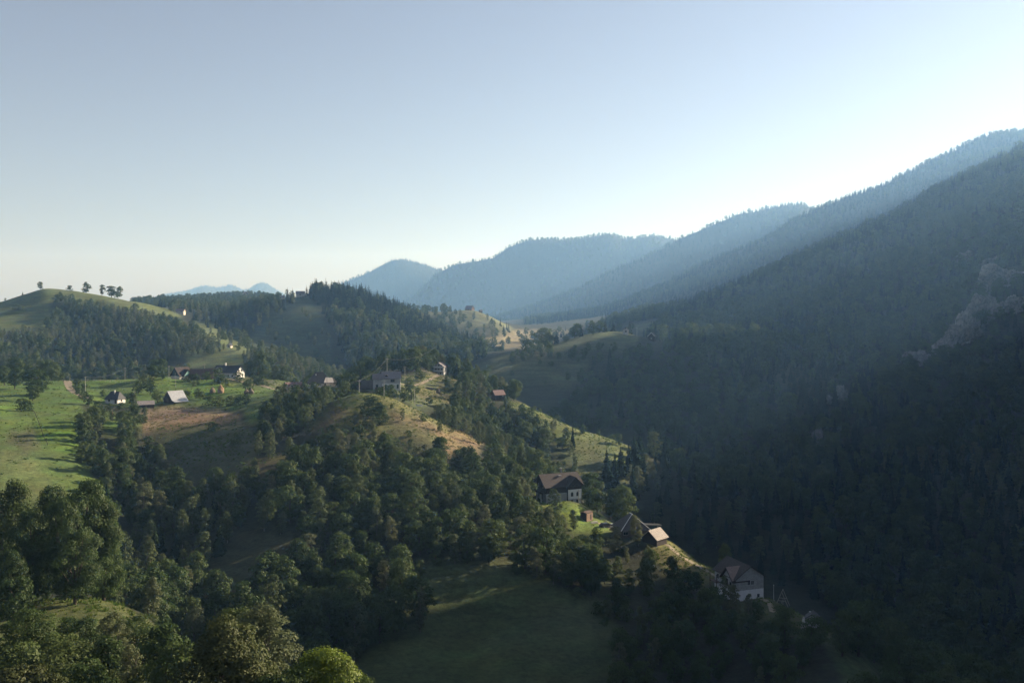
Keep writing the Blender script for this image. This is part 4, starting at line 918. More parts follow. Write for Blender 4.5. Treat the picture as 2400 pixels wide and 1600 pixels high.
# left hillside and farm fields
for a, d, h, w, k, lab in [(88, 498, 12.5, 1.55, 'broad', 'great round dark tree alone on the left meadow'), (34, 540, 11, 1.2, 'broad', 'tree with leaning trunk left of the great round meadow tree'),
     (75, 480, 7.5, 1.3, 'broad', 'smaller tree tucked under the left side of the great round meadow tree'), (48, 446, 5.8, 1.3, 'broad', 'little round tree alone on the slope below the great round meadow tree'),
     (66, 446, 4.6, 1.2, 'bush', 'bushy shrub beside the little round tree on the slope'), (10, 566, 11, 1.2, 'broad', 'tree at the picture edge behind the leaning-trunk tree'),
     (184, 540, 6.0, 1.2, 'bush', 'bush beside the lower dirt track'), (236, 520, 3.4, 1.2, 'broad', 'tiny round tree on the meadow left of the cottage'),
     (203, 480, 5.5, 1.3, 'broad', 'tree left of and below the white cottage'), (228, 480, 3.6, 1.6, 'broad', 'apple tree in front of the white cottage'),
     (250, 476, 3.3, 1.7, 'broad', 'spreading fruit tree below the cottage door'), (276, 478, 3.4, 1.7, 'broad', 'spreading fruit tree below the sunlit cottage end'),
     (303, 494, 6.0, 1.3, 'broad', 'dark tree against the right end of the cottage'), (318, 530, 6.5, 1.5, 'broad', 'tree on the meadow above the woodshed'), (345, 528, 7.0, 1.5, 'broad', 'wide tree above the gap between shed and barn'),
     (362, 506, 6.0, 1.5, 'broad', 'dark tree leaning beside the tin-roofed barn'), (311, 458, 11.5, .9, 'birch', 'tall yellow-green birch in front of the woodshed'), (330, 446, 8, 1.0, 'birch', 'dark birch at the foot of the tall yellow-green one'),
     (352, 575, 8.6, 1.5, 'broad', 'wide dark tree on the field below the teal farmhouse'), (374, 578, 7.0, 1.3, 'broad', 'round tree just right of the wide dark one below the teal farmhouse'),
     (360, 612, 12, 1.3, 'broad', 'big tree beside the tall pale pole at the farm'), (334, 565, 5.5, 1.4, 'bush', 'bush at the shaded edge of the field left of the wide dark tree'),
     (441, 580, 4.2, 1.6, 'broad', 'dark orchard tree in front of the teal farmhouse'), (453, 580, 4.4, 1.2, 'broad', 'sunlit orchard tree before the long barn'), (474, 576, 5.6, 1.3, 'broad', 'tall dark orchard tree before the long barn'),
     (499, 572, 4.4, 1.6, 'broad', 'round orchard tree left of the haystacks in front of the white farmhouse'), (518, 572, 4.6, 1.5, 'broad', 'round orchard tree above the tallest haystack'), (546, 582, 5.2, 1.7, 'broad', 'large spreading orchard tree in front of the white farmhouse gable'),
     (503, 592, 6.4, 1.5, 'broad', 'tall tree between long barn and white farmhouse'), (584, 566, 5.4, 1.6, 'broad', 'round dark orchard tree at the right end of the farm field'), (603, 566, 5.2, 1.6, 'broad', 'second round orchard tree at the right end of the farm field'),
     (572, 530, 6.2, 1.5, 'broad', 'flat-topped dark tree above the two dark haystacks'), (592, 640, 18, .95, 'broad', 'huge tall tree standing behind the white farmhouse'), (572, 640, 11, 1.0, 'broad', 'tree between white farmhouse and the huge tall tree'),
     (650, 640, 14, 1.0, 'broad', 'tall tree on the skyline of the village left of the red roof'), (628, 636, 12, 1.0, 'birch', 'slim tree right of the huge tall tree'),
     (425, 512, 4.4, 1.3, 'bush', 'round bush at the right end of the tin roof'), (452, 515, 5.2, 1.3, 'broad', 'small dark tree on the meadow right of the tin-roofed barn'), (463, 506, 4.0, 1.3, 'bush', 'bush beside the small dark meadow tree'),
     (484, 490, 4.4, 1.5, 'bush', 'dark hedge bush on the lower field edge below the haystacks'), (505, 486, 4.6, 1.4, 'bush', 'second hedge bush on the lower field edge'), (528, 484, 4.8, 1.4, 'bush', 'third hedge bush on the lower field edge'), (548, 482, 5.0, 1.3, 'bush', 'pale hedge bush on the lower field edge'),
     (565, 480, 5.8, 1.2, 'broad', 'small tree ending the hedge on the lower field edge'), (490, 420, 4.0, 1.3, 'bush', 'single dark bush in the brown hollow'), (540, 385, 4.6, 1.1, 'bush', 'dark bush on the right slope of the brown hollow')]:
    hand(k, a, d, h, w, lab, 'farm fields')
for i, a in enumerate((22, 38, 52, 70, 84, 98, 118, 132)):
    hand('broad', a, 612 + 6 * (i % 3), 8.5 + 2.2 * ((i * 7) % 4), 1.15, None, 'tree row along the left crest')
# knoll and the houses behind it
for a, d, h, w, k, lab in [(846, 392, 8.6, 1.5, 'broad', 'dark round tree on the sunny front of the knoll'), (872, 386, 8.8, 1.3, 'broad', 'brownish airy tree beside the dark round one on the knoll'),
     (815, 384, 6, 1.2, 'birch', 'thin tree left of the dark round one on the knoll'), (855, 380, 6, 1.1, 'birch', 'slender tree at the foot of the knoll trees'),
     (874, 452, 5.2, 1.5, 'bush', 'dark hedge tree below the grey plaster house'), (897, 454, 5.4, 1.5, 'bush', 'second hedge tree below the grey plaster house'), (945, 462, 6.6, 1.1, 'broad', 'dark round tree on the dry grass beyond the knoll'), (942, 490, 6.4, 1.1, 'broad', 'round dark tree right of the grey plaster house'),
     (928, 450, 4.6, 1.3, 'broad', 'small dark round tree left of the white bench'), (966, 530, 6.5, 1.2, 'broad', 'tree on the green above the dry slope'), (1030, 520, 4, 1.3, 'bush', 'bush above the stubble'),
     (784, 474, 8, 1.4, 'broad', 'big dark tree right of the villa veranda'), (800, 470, 9, 1.2, 'broad', 'tree left of the low boarded-roof barn'), (810, 452, 4.4, 1.5, 'bush', 'dark hedge left of the knoll pole'), (775, 450, 6, 1.3, 'bush', 'hedge tree at the left foot of the knoll top'),
     (720, 470, 4.6, 1.5, 'broad', 'tree in front of the villa'), (698, 466, 5.5, 1.3, 'broad', 'tree between the red roof and the villa'), (676, 458, 6.0, 1.5, 'broad', 'dark tree below the red roof'), (660, 440, 10, .9, 'birch', 'pale tall tree left of the knoll'), (745, 455, 5.6, 1.3, 'broad', 'dark tree below the villa veranda'),
     (640, -960, 10, 1.0, 'birch', 'sunlit tree at the left shoulder of the knoll'), (620, -983, 11, 1.0, 'birch', 'pale conical birch, taller of the pair left of the knoll'), (594, -986, 9.5, .85, 'birch', 'slim pale birch left of the taller conical one'), (668, -1003, 9.8, 1.0, 'birch', 'pale pointed birch right of the conical pair'), (682, -1030, 6, .9, 'birch', 'small birch touching the pale pointed one'),
     (712, 412, 7.5, 1.3, 'broad', 'dark round tree on the left slope of the knoll'), (735, -1003, 6.2, .8, 'birch', 'slim poplar at the lower left of the knoll'), (756, -988, 7.5, .8, 'birch', 'second slim poplar at the lower left of the knoll')]:
    hand(k, a, d, h, w, lab, 'knoll and village') if d > 0 else hand_fit(k, a, -d, h, w, lab, 'knoll and village')
for a, t, d, w, k, lab in [(884, 800, 585, 1.05, 'broad', 'great dark tree on the ridge behind the grey plaster house'), (965, 795, 600, 1.1, 'broad', 'tallest broad tree on the village ridge left of the balcony house'), (990, 800, 606, .9, 'broad', 'reddish-leaved tree next to the tallest on the village ridge'),
     (935, 815, 598, 1.0, 'broad', 'dark flat-topped tree between the two great ridge trees'), (850, 822, 590, 1.0, 'broad', 'tree at the left end of the village ridge'), (1036, 812, 600, 1.0, 'broad', 'tree right behind the balcony house'), (860, 845, 560, .9, 'birch', 'pale sapling under the great dark ridge tree'), (985, 835, 570, .9, 'birch', 'pale slim tree left of the balcony house')]:
    hand_top(k, a, t, d, w, lab, 'village ridge')
# the spur with the chalet
for a, t, d, w, k, lab in [(1277, 1120, 334, 1.05, 'birch', 'tall sunlit birch in front of the chalet'), (1318, 1168, 326, 1.15, 'birch', 'broad silvery birch right of and below the chalet'), (1408, 1206, 309, 1.25, 'birch', 'silvery birch in front of the parked cars'),
     (1466, 1182, 312, 1.1, 'birch', 'large pale birch in front of the pointed hip roof'), (1252, 1212, -12.5, .95, 'broad', 'large sunlit conical broadleaf below the chalet'), (1358, 1290, -9, 1.0, 'broad', 'rounded pale tree at the upper edge of the hollow meadow'),
     (1372, 1084, 362, .85, 'broad', 'tall sunlit tree right of the chalet'), (1350, 1105, 374, .8, 'broad', 'tree close behind the right corner of the chalet'), (1430, 1118, 352, 1.0, 'broad', 'rounded light tree above the lawn'), (1402, 1124, 356, .9, 'broad', 'tree joined to the rounded light one above the lawn'),
     (1285, 1070, 392, .95, 'birch', 'feathery tree behind the chalet roof'), (1322, 1078, 388, .85, 'birch', 'sunlit tree behind the chalet chimney'), (1545, 1276, 285, 1.25, 'broad', 'spreading sunlit tree on the grassy bank left of the plank house'), (1484, 1284, 280, 1.0, 'broad', 'small bright tree on the bank under the shingled shed'),
     (1600, 1312, 276, 1.3, 'broad', 'low rounded tree left of the plank house roof'), (1663, 1318, 262, .7, 'birch', 'slim tree before the left corner of the plank house'), (1690, 1340, 254, .75, 'birch', 'slim dark tree before the plank house basement'),
     (1668, 1250, 300, .75, 'broad', 'single sunlit cone-shaped tree behind the plank house'), (1720, 1360, 246, .8, 'birch', 'dark slender tree at the front right of the plank house'), (1140, 1062, -12, .95, 'broad', 'large airy tree with drooping right side left of the chalet'),
     (1086, 1040, -12, 1.0, 'broad', 'broad tree at the left of the airy one on the slope'), (1222, 1082, -9, .7, 'birch', 'slim tree between the airy one and the chalet'), (1035, 1130, -9, .6, 'birch', 'pale pencil-shaped tree alone on the dark slope'), (1060, 1158, -8.5, .8, 'birch', 'pale tree leaning beside the pencil-shaped one'), (1078, 1165, -7.5, .7, 'birch', 'lower pale tree right of the pencil-shaped one'),
     (806, 1040, -12, 1.15, 'broad', 'large round-crowned tree with lit right side in the slope wood'), (868, 1012, -10, 1.2, 'broad', 'round brownish tree at the top of the slope wood'), (812, 1106, -9, .8, 'broad', 'lit tree just below the large round-crowned one'), (985, 1050, -10, .95, 'broad', 'sunlit tree at the right of the slope wood'),
     (965, 1356, -10, .75, 'birch', 'lone slim tree on the hollow meadow'), (1075, 1415, 285, 1.3, 'bush', 'dark lone bush on the hollow meadow'), (805, 1362, -11, 1.0, 'broad', 'grey tree with one pale lit top in the gully wood'), (1315, 975, 470, .75, 'spruce', 'dark pointed spruce at the end of the grassy rib'), (1332, 1150, 366, .7, 'spruce', 'small dark spruce by the chalet corner')]:
    hand_top(k, a, t, d, w, lab, 'spur') if d > 0 else hand_fit(k, a, t, -d, w, lab, 'spur')
# crest of the left hill and skyline trees
for a, t, d, w, k, lab in [(93, 647, 1195, 1.1, 'broad', 'dark tree on the left shoulder of the bare hilltop'), (198, 648, 1200, 1.2, 'broad', 'lone round tree on the skyline of the bare hilltop'), (160, 656, 1200, 1.3, 'bush', 'small bush on the bare hilltop'),
     (234, 655, 1210, .9, 'broad', 'pointed tree starting the clump on the hilltop'), (256, 658, 1212, 1.7, 'broad', 'wide dark clump tree on the hilltop'), (271, 658, 1214, 1.1, 'broad', 'right-hand tree of the hilltop clump'), (52, 668, 1200, 1.0, 'spruce', 'small spruce on the left skyline below the hilltop'),
     (12, 684, 1205, 1.1, 'broad', 'tree at the picture edge on the left skyline'), (28, 682, 1203, 1.0, 'spruce', 'tiny conifer near the picture edge on the left skyline'), (42, 700, 1120, 1.8, 'bush', 'flat dark bush on the left flank of the bare hill'), (118, 714, 1110, 1.3, 'bush', 'round bush on the pale grass of the left hill'),
     (660, 660, 1262, 1.1, 'spruce', 'left spruce beside the pale skyline house'), (672, 661, 1262, 1.1, 'spruce', 'second spruce beside the pale skyline house'), (704, 655, 1262, 1.2, 'spruce', 'tall spruce right of the pale skyline house'), (716, 658, 1258, 1.2, 'spruce', 'spruce next to the tall one right of the skyline house'),
     (738, 645, 1268, 1.3, 'spruce', 'tallest spruce on the conifer hilltop'), (730, 648, 1262, 1.3, 'spruce', 'spruce just left of the tallest on the conifer hilltop'), (748, 652, 1270, 1.4, 'spruce', 'dark spruce just right of the tallest on the conifer hilltop'),
     (1247, 752, 862, 1.5, 'broad', 'broad tree at the left end of the far knoll'), (1278, 756, 865, 1.2, 'spruce', 'dark conifer right of the broad tree on the far knoll'), (1262, 765, 860, 1.3, 'broad', 'lower tree between broad tree and conifer on the far knoll'), (1320, 742, 868, 1.4, 'broad', 'tall ragged tree in the middle of the far knoll'), (1335, 748, 868, 1.2, 'spruce', 'conifer beside the tall ragged tree on the far knoll'),
     (1360, 736, 874, 1.2, 'broad', 'left tree of the tall group on the far knoll'), (1378, 736, 874, 1.3, 'broad', 'middle tree of the tall group on the far knoll'), (1390, 732, 872, 1.4, 'spruce', 'tallest conifer of the far knoll'), (1408, 736, 880, 1.6, 'spruce', 'lone spruce on the bare crest of the far knoll'), (1446, 738, 876, 1.7, 'spruce', 'wide spruce right of the lone one on the far knoll'),
     (1362, 765, 858, 1.8, 'bush', 'dark bushy tree below the tall group on the far knoll'), (1300, 772, 860, 1.6, 'bush', 'hedge tree on the far knoll'), (1215, 780, 840, 1.4, 'bush', 'bush at the left foot of the far knoll')]:
    hand_top(k, a, t, d, w, lab, 'skyline')

# (phrase, polygon of the ground in the photo, nearest, farthest, spacing, kinds, heights)
B, I, S, H = 'broad', 'birch', 'spruce', 'bush'
ZONES = [
 ('in the dark gully wood', [(230,1400),(330,1190),(480,1180),(600,1200),(700,1290),(830,1340),(960,1360),(985,1420),(880,1500),(770,1600),(560,1600),(430,1500)], 186, 345, 5.6, {B: 6, I: 4.5, S: .5}, 6, 13),
 ('in the wood on the slope below the knoll', [(600,1200),(640,1090),(720,1062),(800,1030),(1000,1045),(1060,1070),(1170,1095),(1245,1135),(1245,1200),(1300,1290),(1390,1340),(1350,1370),(1200,1320),(1000,1285),(890,1345),(740,1300)], 235, 420, 5.6, {B: 7, I: 3}, 6, 12.5),
 ('in the bushy belt below the white cottage', [(200,965),(300,955),(325,990),(370,1060),(420,1120),(470,1190),(300,1210),(240,1160),(215,1080),(170,1060)], 310, 470, 5.0, {B: 5, I: 4, H: 1.5}, 5, 10.5),
 ('at the lower edge of the brown hollow', [(420,1190),(480,1130),(600,1100),(720,1060),(760,1090),(640,1180),(560,1215)], 285, 400, 6.5, {B: 4, I: 4}, 6, 10),
 ('on the left flank of the knoll below the villa', [(590,985),(640,930),(690,905),(760,900),(770,925),(700,985),(640,1040),(600,1050)], 375, 480, 6.2, {B: 5, I: 4}, 6, 10),
 ('in the thick wood right of the knoll', [(1000,965),(1060,950),(1150,945),(1225,985),(1265,1055),(1300,1130),(1240,1125),(1150,1060),(1085,1012)], 385, 520, 5.0, {B: 6, I: 3.5}, 5, 11),
 ('around the pink-roofed cabin', [(1040,925),(1060,880),(1130,890),(1185,915),(1180,950),(1120,945)], 490, 640, 7.0, {B: 6, I: 2}, 7, 12),
 ('on the wooded village ridge', [(790,888),(830,868),(880,852),(985,842),(1065,872),(1120,900),(1060,912),(1000,868),(950,858),(880,868)], 565, 665, 7.5, {B: 6, I: 2, S: .6}, 9, 14),
 ('scattered among the village gardens', [(640,905),(700,880),(860,880),(1060,880),(1060,930),(960,935),(640,930)], 455, 600, 15, {B: 4, H: 3}, 4, 8),
 ('in the scrub along the grassy rib', [(1150,935),(1240,966),(1310,1008),(1325,1040),(1335,1070),(1325,1120),(1290,1090),(1200,1010)], 400, 500, 5.4, {B: 4, I: 4, H: 1}, 5, 9),
 ('in the dark scrub below the plank house', [(1330,1400),(1500,1335),(1640,1400),(1760,1420),(1870,1480),(1840,1600),(1420,1600),(1400,1480)], 200, 300, 6.0, {B: 6, I: 2, H: 2}, 5, 9.5),
 ('in the scrub under the parked cars', [(1230,1230),(1300,1225),(1400,1250),(1480,1270),(1560,1320),(1480,1350),(1340,1345),(1260,1290)], 255, 340, 5.6, {B: 4, H: 3, I: 1}, 4.5, 8),
 ('in the dark trees at the lower right corner', [(1900,1500),(2000,1440),(2200,1420),(2500,1400),(2500,1700),(1960,1700),(2080,1560)], 165, 360, 6.6, {B: 7, S: 1}, 7, 12),
 ('in the dark forest behind the spur', [(1345,1130),(1440,1150),(1530,1235),(1640,1290),(1760,1330),(1900,1395),(2060,1500),(2600,1560),(2600,1000),(2000,1020),(1700,1020),(1500,1010),(1455,1075)], 300, 620, 6.8, {B: 4, S: 6, I: 1}, 7, 16),
 ('at the foot of the right mountain', [(1240,1000),(1330,900),(1360,840),(1480,800),(1560,790),(1800,790),(2600,600),(2600,1200),(2000,1200),(1640,1120),(1460,1000),(1330,985)], 620, 1000, 8.4, {B: 7, S: 3}, 6, 16),
 ('in the hedges on the far knoll', [(1165,835),(1200,805),(1260,800),(1300,812),(1480,800),(1500,830),(1380,832),(1270,835)], 770, 900, 7.5, {B: 5, H: 3}, 5, 9),
 ('in the wood on the left hill', [(125,690),(240,708),(390,742),(465,776),(560,835),(560,875),(430,880),(-500,880),(-500,755),(100,765),(140,720)], 860, 1230, 7.2, {B: 4, I: 5}, 6, 13),
 ('in the birch wood under the left hill', [(-500,840),(160,850),(450,870),(420,905),(0,940),(-500,940)], 700, 870, 8.0, {I: 6, B: 3}, 10, 15),
 ('on the wooded hump right of the farm', [(555,830),(580,812),(650,820),(720,845),(790,872),(800,905),(640,905),(560,885)], 730, 900, 6.6, {B: 3, I: 6}, 6, 12),
 ('on the conifer hill', [(715,672),(760,668),(830,685),(910,715),(1010,765),(1090,805),(1160,830),(1150,880),(1010,890),(860,880),(800,850),(770,770)], 870, 1300, 7.8, {S: 6, B: 3, I: 2.5}, 8, 17),
 ('on the crest of the conifer hill', [(712,664),(760,658),(830,678),(910,708),(1010,758),(1095,800),(1090,818),(1000,785),(900,738),(820,708),(712,690)], 1180, 1330, 6.6, {S: 1}, 12, 20),
 ('on the bare flank of the conifer hill', [(560,800),(600,740),(680,700),(740,760),(780,850),(680,845)], 880, 1280, 21, {I: 4, B: 3}, 8, 12),
 ('along the grass strip beyond the farm', [(430,810),(480,760),(600,800),(620,830),(560,850),(440,850)], 850, 1150, 26, {B: 4, I: 3}, 7, 11),
 ('in the wooded saddle between the hills', [(380,712),(430,700),(640,690),(690,690),(600,745),(560,795),(500,765),(440,735)], 1000, 2150, 11.5, {B: 5, I: 4, S: 1.5}, 9, 15),
 ('on the far wooded ridge under the blue peaks', [(300,700),(420,684),(580,676),(650,690),(640,720),(400,720)], 1400, 2200, 17, {B: 6, S: 1}, 10, 16),
 ('on the pale valley hill under the blue mountains', [(920,715),(1000,710),(1130,735),(1180,765),(1120,800),(1000,770)], 1300, 1800, 18, {B: 5, I: 3, S: 1}, 9, 15),
 ('on the dry knoll', [(690,1000),(770,925),(840,900),(930,915),(1060,985),(1040,1030),(900,1005),(760,1010)], 372, 430, 11, {H: 4, I: 2, B: 1}, 3.5, 7),
 ('on the open grassy rib', [(1170,920),(1260,950),(1350,992),(1450,1012),(1430,1060),(1340,1040),(1240,975)], 440, 520, 15, {H: 4, B: 2}, 3.5, 6.5),
 ('on the meadow under the far knoll', [(1100,860),(1160,820),(1340,800),(1470,775),(1460,800),(1360,840),(1340,880),(1200,890)], 735, 930, 22, {H: 3, B: 3}, 5, 8),
 ('at the rim of the hollow meadow', [(900,1340),(1000,1275),(1120,1265),(1280,1325),(1400,1390),(1420,1420),(1270,1350),(1120,1295),(1010,1300),(930,1370)], 215, 320, 6.5, {H: 4, B: 4}, 4, 8),
 ('in the bush row along the dirt track', [(166,884),(192,932),(212,932),(184,884)], 490, 605, 3.6, {H: 1}, 3, 6.5),
 ('in the hedge across the farm meadow', [(395,868),(470,880),(560,876),(640,886),(640,892),(560,884),(470,888),(390,878)], 545, 600, 6, {H: 3, B: 1}, 3, 6),
 ('at the valley floor', [(1120,800),(1200,770),(1330,760),(1420,745),(1480,760),(1400,780),(1250,800)], 1100, 2300, 27, {B: 5, S: 1}, 8, 14),
 ('on the lower right mountain', [(1470,790),(1560,720),(2900,-600),(2900,1300),(2100,1000),(1700,900)], 1000, 1600, 10, {B: 7, S: 4}, 7, 19),
 ('on the upper right mountain', [(1380,745),(1560,700),(2900,-900),(2900,1000),(1600,800)], 1600, 2650, 12, {B: 5, S: 5}, 8, 21),
 ('on the second ridge', [(1200,745),(2700,-400),(2700,760)], 2650, 3700, 16, {B: 4, S: 6}, 11, 20),
 ('on the third ridge', [(1100,745),(2400,200),(2400,745)], 3750, 4850, 20, {B: 3, S: 6}, 12, 22),
 ('on the far ridges', [(640,740),(640,500),(2300,500),(2300,740)], 5000, 7700, 29, {B: 3, S: 6}, 14, 24),
 ('on the blue skyline hills', [(250,740),(250,600),(760,600),(760,740)], 11000, 12900, 52, {B: 3, S: 4}, 15, 24),
]
# sight lines kept open: (left, right, top, bottom, distance) in the photo; no tree nearer than that stands in them
OPEN = [(1236,1342,1095,1128,356), (1296,1330,1128,1158,356), (1630,1756,1286,1330,266), (1700,1756,1330,1366,266), (1425,1460,1176,1200,322), (1484,1528,1200,1228,315), (1336,1364,1186,1208,336),
        (246,286,905,929,498), (378,432,900,926,500), (396,440,838,866,600), (442,488,844,862,602), (490,562,834,856,612), (656,692,873,886,484), (708,770,852,882,490), (857,922,850,886,472), (1000,1026,831,852,590),
        (1133,1160,892,908,514), (1428,1446,767,785,858), (1490,1506,767,780,856), (1768,1815,1332,1380,262), (1850,1884,1374,1410,242), (133,153,1505,1530,103), (480,512,890,910,529), (558,584,908,924,510), (1000,1014,904,918,505), (1384,1418,1198,1212,333),
        (955,972,936,946,455), (194,199,862,896,529), (322,352,975,1000,420), (330,560,950,985,440), (820,832,868,905,423), (250,264,970,988,457), (1072,1110,695,712,1700), (405,430,698,712,1230), (520,536,786,796,900), (560,580,660,672,2000), (680,700,664,674,1260)]
HOUSES = [(o.location.x, o.location.y, 7.5) for o in COL.objects if o.type == 'EMPTY' and o.get('category') in ('house', 'barn', 'cottage', 'shed', 'cabin', 'hut')]
HOUSES += [(o.location.x, o.location.y, 3.0) for o in COL.objects if o.get('category') in ('haystack', 'car', 'hut', 'pergola', 'frame', 'logs', 'bench', 'post')]
HOUSES = np.array(HOUSES)
ROCKS = [(o.location.x, o.location.y, o.location.z, o.dimensions.x * .42) for o in COL.objects if o.name.startswith('rock_outcrop')]
cumPY = np.minimum.accumulate(PY, axis=0)
def hidden_below(x, y, z, h):
    """rows by which nearer ground covers the tip (positive: hidden)"""
    u = x / y; j = np.clip(np.searchsorted(U, u), 0, len(U) - 1); i = np.clip(((np.log(y) - LD[0]) / (LD[1] - LD[0])).astype(int) - 1, 0, len(LD) - 1)
    return (HZ - F * (z + h) / y) - cumPY[i, j]
CLEARINGS = [[(450,1335),(550,1228),(670,1228),(655,1320),(560,1392),(475,1402)]]
GRIDS = {}
def scatter(zi, phrase, poly, d0, d1, sp, kinds, h0, h1):
    rng = np.random.default_rng(100 + zi)
    pa = np.array(poly); x0, x1 = pa[:, 0].min(), pa[:, 0].max()
    x0 = max(x0, -260); x1 = min(x1, 2520)
    area = (x1 - x0) / F * (d1 ** 2 - d0 ** 2) / 2
    n = int(area / sp ** 2 * 2.0)
    dd = np.sqrt(rng.random(n) * (d1 ** 2 - d0 ** 2) + d0 ** 2); pp = x0 + (x1 - x0) * rng.random(n)
    x = (pp - CX) / F * dd; z = ground_z(x, dd); py = HZ - F * z / dd
    ok = inpoly(pp + 6 * fbm(x / 20, dd / 20, 2, 5), py + 6 * fbm(x / 20, dd / 20, 2, 6), poly)
    h = h0 + (h1 - h0) * rng.random(n) ** 1.2
    ok &= hidden_below(x, dd, z, h) < (6 if d0 > 620 else 40)
    for cl in CLEARINGS: ok &= ~inpoly(pp, py, cl)
    x, y, z, h, pp = x[ok], dd[ok], z[ok], h[ok], pp[ok]
    ks = list(kinds); pr = np.array([kinds[k] for k in ks], float); pr /= pr.sum()
    # woods gather by kind
    patch = fbm(x / (14 * sp), y / (14 * sp), 2, zi) * .9 + rng.random(len(x)) * .8 - .4
    rank = np.argsort(np.argsort(patch)) / max(1, len(patch)); kk = np.searchsorted(np.cumsum(pr), rank * .9999)
    cell = sp * .78; seen = GRIDS.setdefault('all', {}); out = []
    hz_ = np.array([o for o in OPEN if o[4] > d0]); top = HZ - F * (z + h) / y; bot = HZ - F * z / y
    for i in range(len(x)):
        key = (int(x[i] // cell), int(y[i] // cell), int(sp)); bad = False
        for a in (-1, 0, 1):
            for b in (-1, 0, 1):
                for q in seen.get((key[0] + a, key[1] + b, key[2]), ()):
                    if (q[0] - x[i]) ** 2 + (q[1] - y[i]) ** 2 < (sp * .72) ** 2: bad = True
        if bad: continue
        k = ks[kk[i]]; half = h[i] * {'broad': .36, 'birch': .2, 'spruce': .17, 'bush': .5}[k] * F / y[i]
        if k == 'bush': h[i] *= .45
        elif k == 'spruce': h[i] *= 1.12
        if y[i] < 1300 and len(HOUSES) and (((HOUSES[:, 0] - x[i]) ** 2 + (HOUSES[:, 1] - y[i]) ** 2) < HOUSES[:, 2] ** 2).any(): continue
        if any((rx - x[i]) ** 2 + (ry - y[i]) ** 2 < rr ** 2 for rx, ry, rz_, rr in ROCKS): continue
        if len(hz_):
            tp = HZ - F * (z[i] + h[i]) / y[i]
            if ((hz_[:, 4] > y[i]) & (pp[i] + half > hz_[:, 0]) & (pp[i] - half < hz_[:, 1]) & (tp < hz_[:, 3]) & (bot[i] > hz_[:, 2])).any(): continue
        if any(t.get('hand') and (t['x'] - x[i]) ** 2 + (t['y'] - y[i]) ** 2 < (.28 * t['h']) ** 2 for t in HANDS): continue
        seen.setdefault(key, []).append((x[i], y[i]))
        TREES.append(dict(kind=k, x=x[i], y=y[i], z=z[i], h=h[i], w=.85 + .35 * rng.random(), label=None, zone=phrase))
HANDS = [t for t in TREES]
for zi, zz in enumerate(ZONES): scatter(zi, *zz)

KINDNAME = {'broad': ('broadleaf_tree', 'tree', 'broadleaf tree'), 'birch': ('birch_tree', 'tree', 'birch'), 'spruce': ('spruce_tree', 'tree', 'spruce'), 'bush': ('bush', 'bush', 'bush'),
            'bright': ('broadleaf_tree', 'tree', ''), 'glossy': ('broadleaf_tree', 'tree', '')}
WOODNAME = {'broad': ('broadleaf_forest', 'far broadleaf woods covering the hills and the mountain'), 'birch': ('birch_forest', 'far woods of slender pale trees on the hills'), 'spruce': ('spruce_forest', 'far dark spruce woods on the hills and mountain ridges'), 'bush': ('undergrowth', 'far bushes in the hedges and woods')}
hid = hidden_below(np.array([t['x'] for t in TREES]), np.array([t['y'] for t in TREES]), np.array([t['z'] for t in TREES]), np.array([t['h'] for t in TREES]))
LIMIT = {'broad': 285, 'birch': 270, 'spruce': 240, 'bush': 130}
single, rest = [], {}
for k in ('broad', 'birch', 'spruce', 'bush'):
    L = [(t['h'] / t['y'] if -30 < (t['x'] / t['y'] * F + CX) < 2382 and v < 0 else 0, i) for i, (t, v) in enumerate(zip(TREES, hid)) if t['kind'] == k]
    L.sort(key=lambda q: (-bool(TREES[q[1]].get('hand')), -q[0]))
    lim = LIMIT[k]
    for rank, (s, i) in enumerate(L):
        if TREES[i].get('hand') or (rank < lim and s > .0): single.append(TREES[i])
        else: rest.setdefault(k, []).append(TREES[i])
single += [t for t in TREES if t['kind'] in ('bright', 'glossy')]
# labels: trees placed one by one have their own; the others say which wood they stand in and, where few, which one of it
zones = {}
for t in single:
    if not t['label']: zones.setdefault((t['zone'], t['kind']), []).append(t)
ORD = ['first', 'second', 'third', 'fourth', 'fifth', 'sixth', 'seventh', 'eighth', 'ninth', 'tenth', 'eleventh', 'twelfth']
for (z, k), ts in zones.items():
    kn = KINDNAME[k][2]; ts.sort(key=lambda t: t['x'] / t['y'])
    ph = z if z.split()[0] in ('in', 'on', 'at', 'around', 'scattered', 'along') else 'in the ' + z
    if len(ts) == 1: ts[0]['label'] = f'only {kn} {ph}'
    elif len(ts) <= 12:
        for i, t in enumerate(ts): t['label'] = f'{ORD[i]} {kn} from the left {ph}'
    else:
        big = max(ts, key=lambda t: t['h'] * (1 / t['y']))
        for t in ts: t['label'] = (f'tallest {kn} {ph}' if t is big else f'{kn} {ph}')
for t in single: t['group'] = (t['zone'] if not t['zone'] or t['zone'].split()[0] not in ('in', 'on', 'at', 'around', 'scattered', 'along') else 'trees ' + t['zone']) if t.get('zone') else None
rz = random.Random(5)
def place(t):
    k = t['kind']; app = t['h'] / t['y'] * F
    lod = 'hi' if app > 145 else ('mid' if app > 34 else 'low')
    c, tr, W = plant_meshes(k, rz.randrange(NV[k]), lod)
    nm, cat, _ = KINDNAME[k]; w = t['h'] * t['w']; a = rz.random() * 6.28
    if lod == 'low' or tr is None:
        o = obj(nm, W if tr is not None else c); o.location = (t['x'], t['y'], t['z']); o.rotation_euler = (0, 0, a); o.scale = (w, w, t['h'])
        return tag(o, t['label'], cat, t['group'])
    r = thing(nm, t['label'], cat, (t['x'], t['y'], t['z'] - .1), a, t['group']); r.scale = (w, w, t['h'])
    r.rotation_euler = (rz.gauss(0, .03), rz.gauss(0, .03), a)
    obj('trunk', tr, r); obj('crown', c, r)
    return r
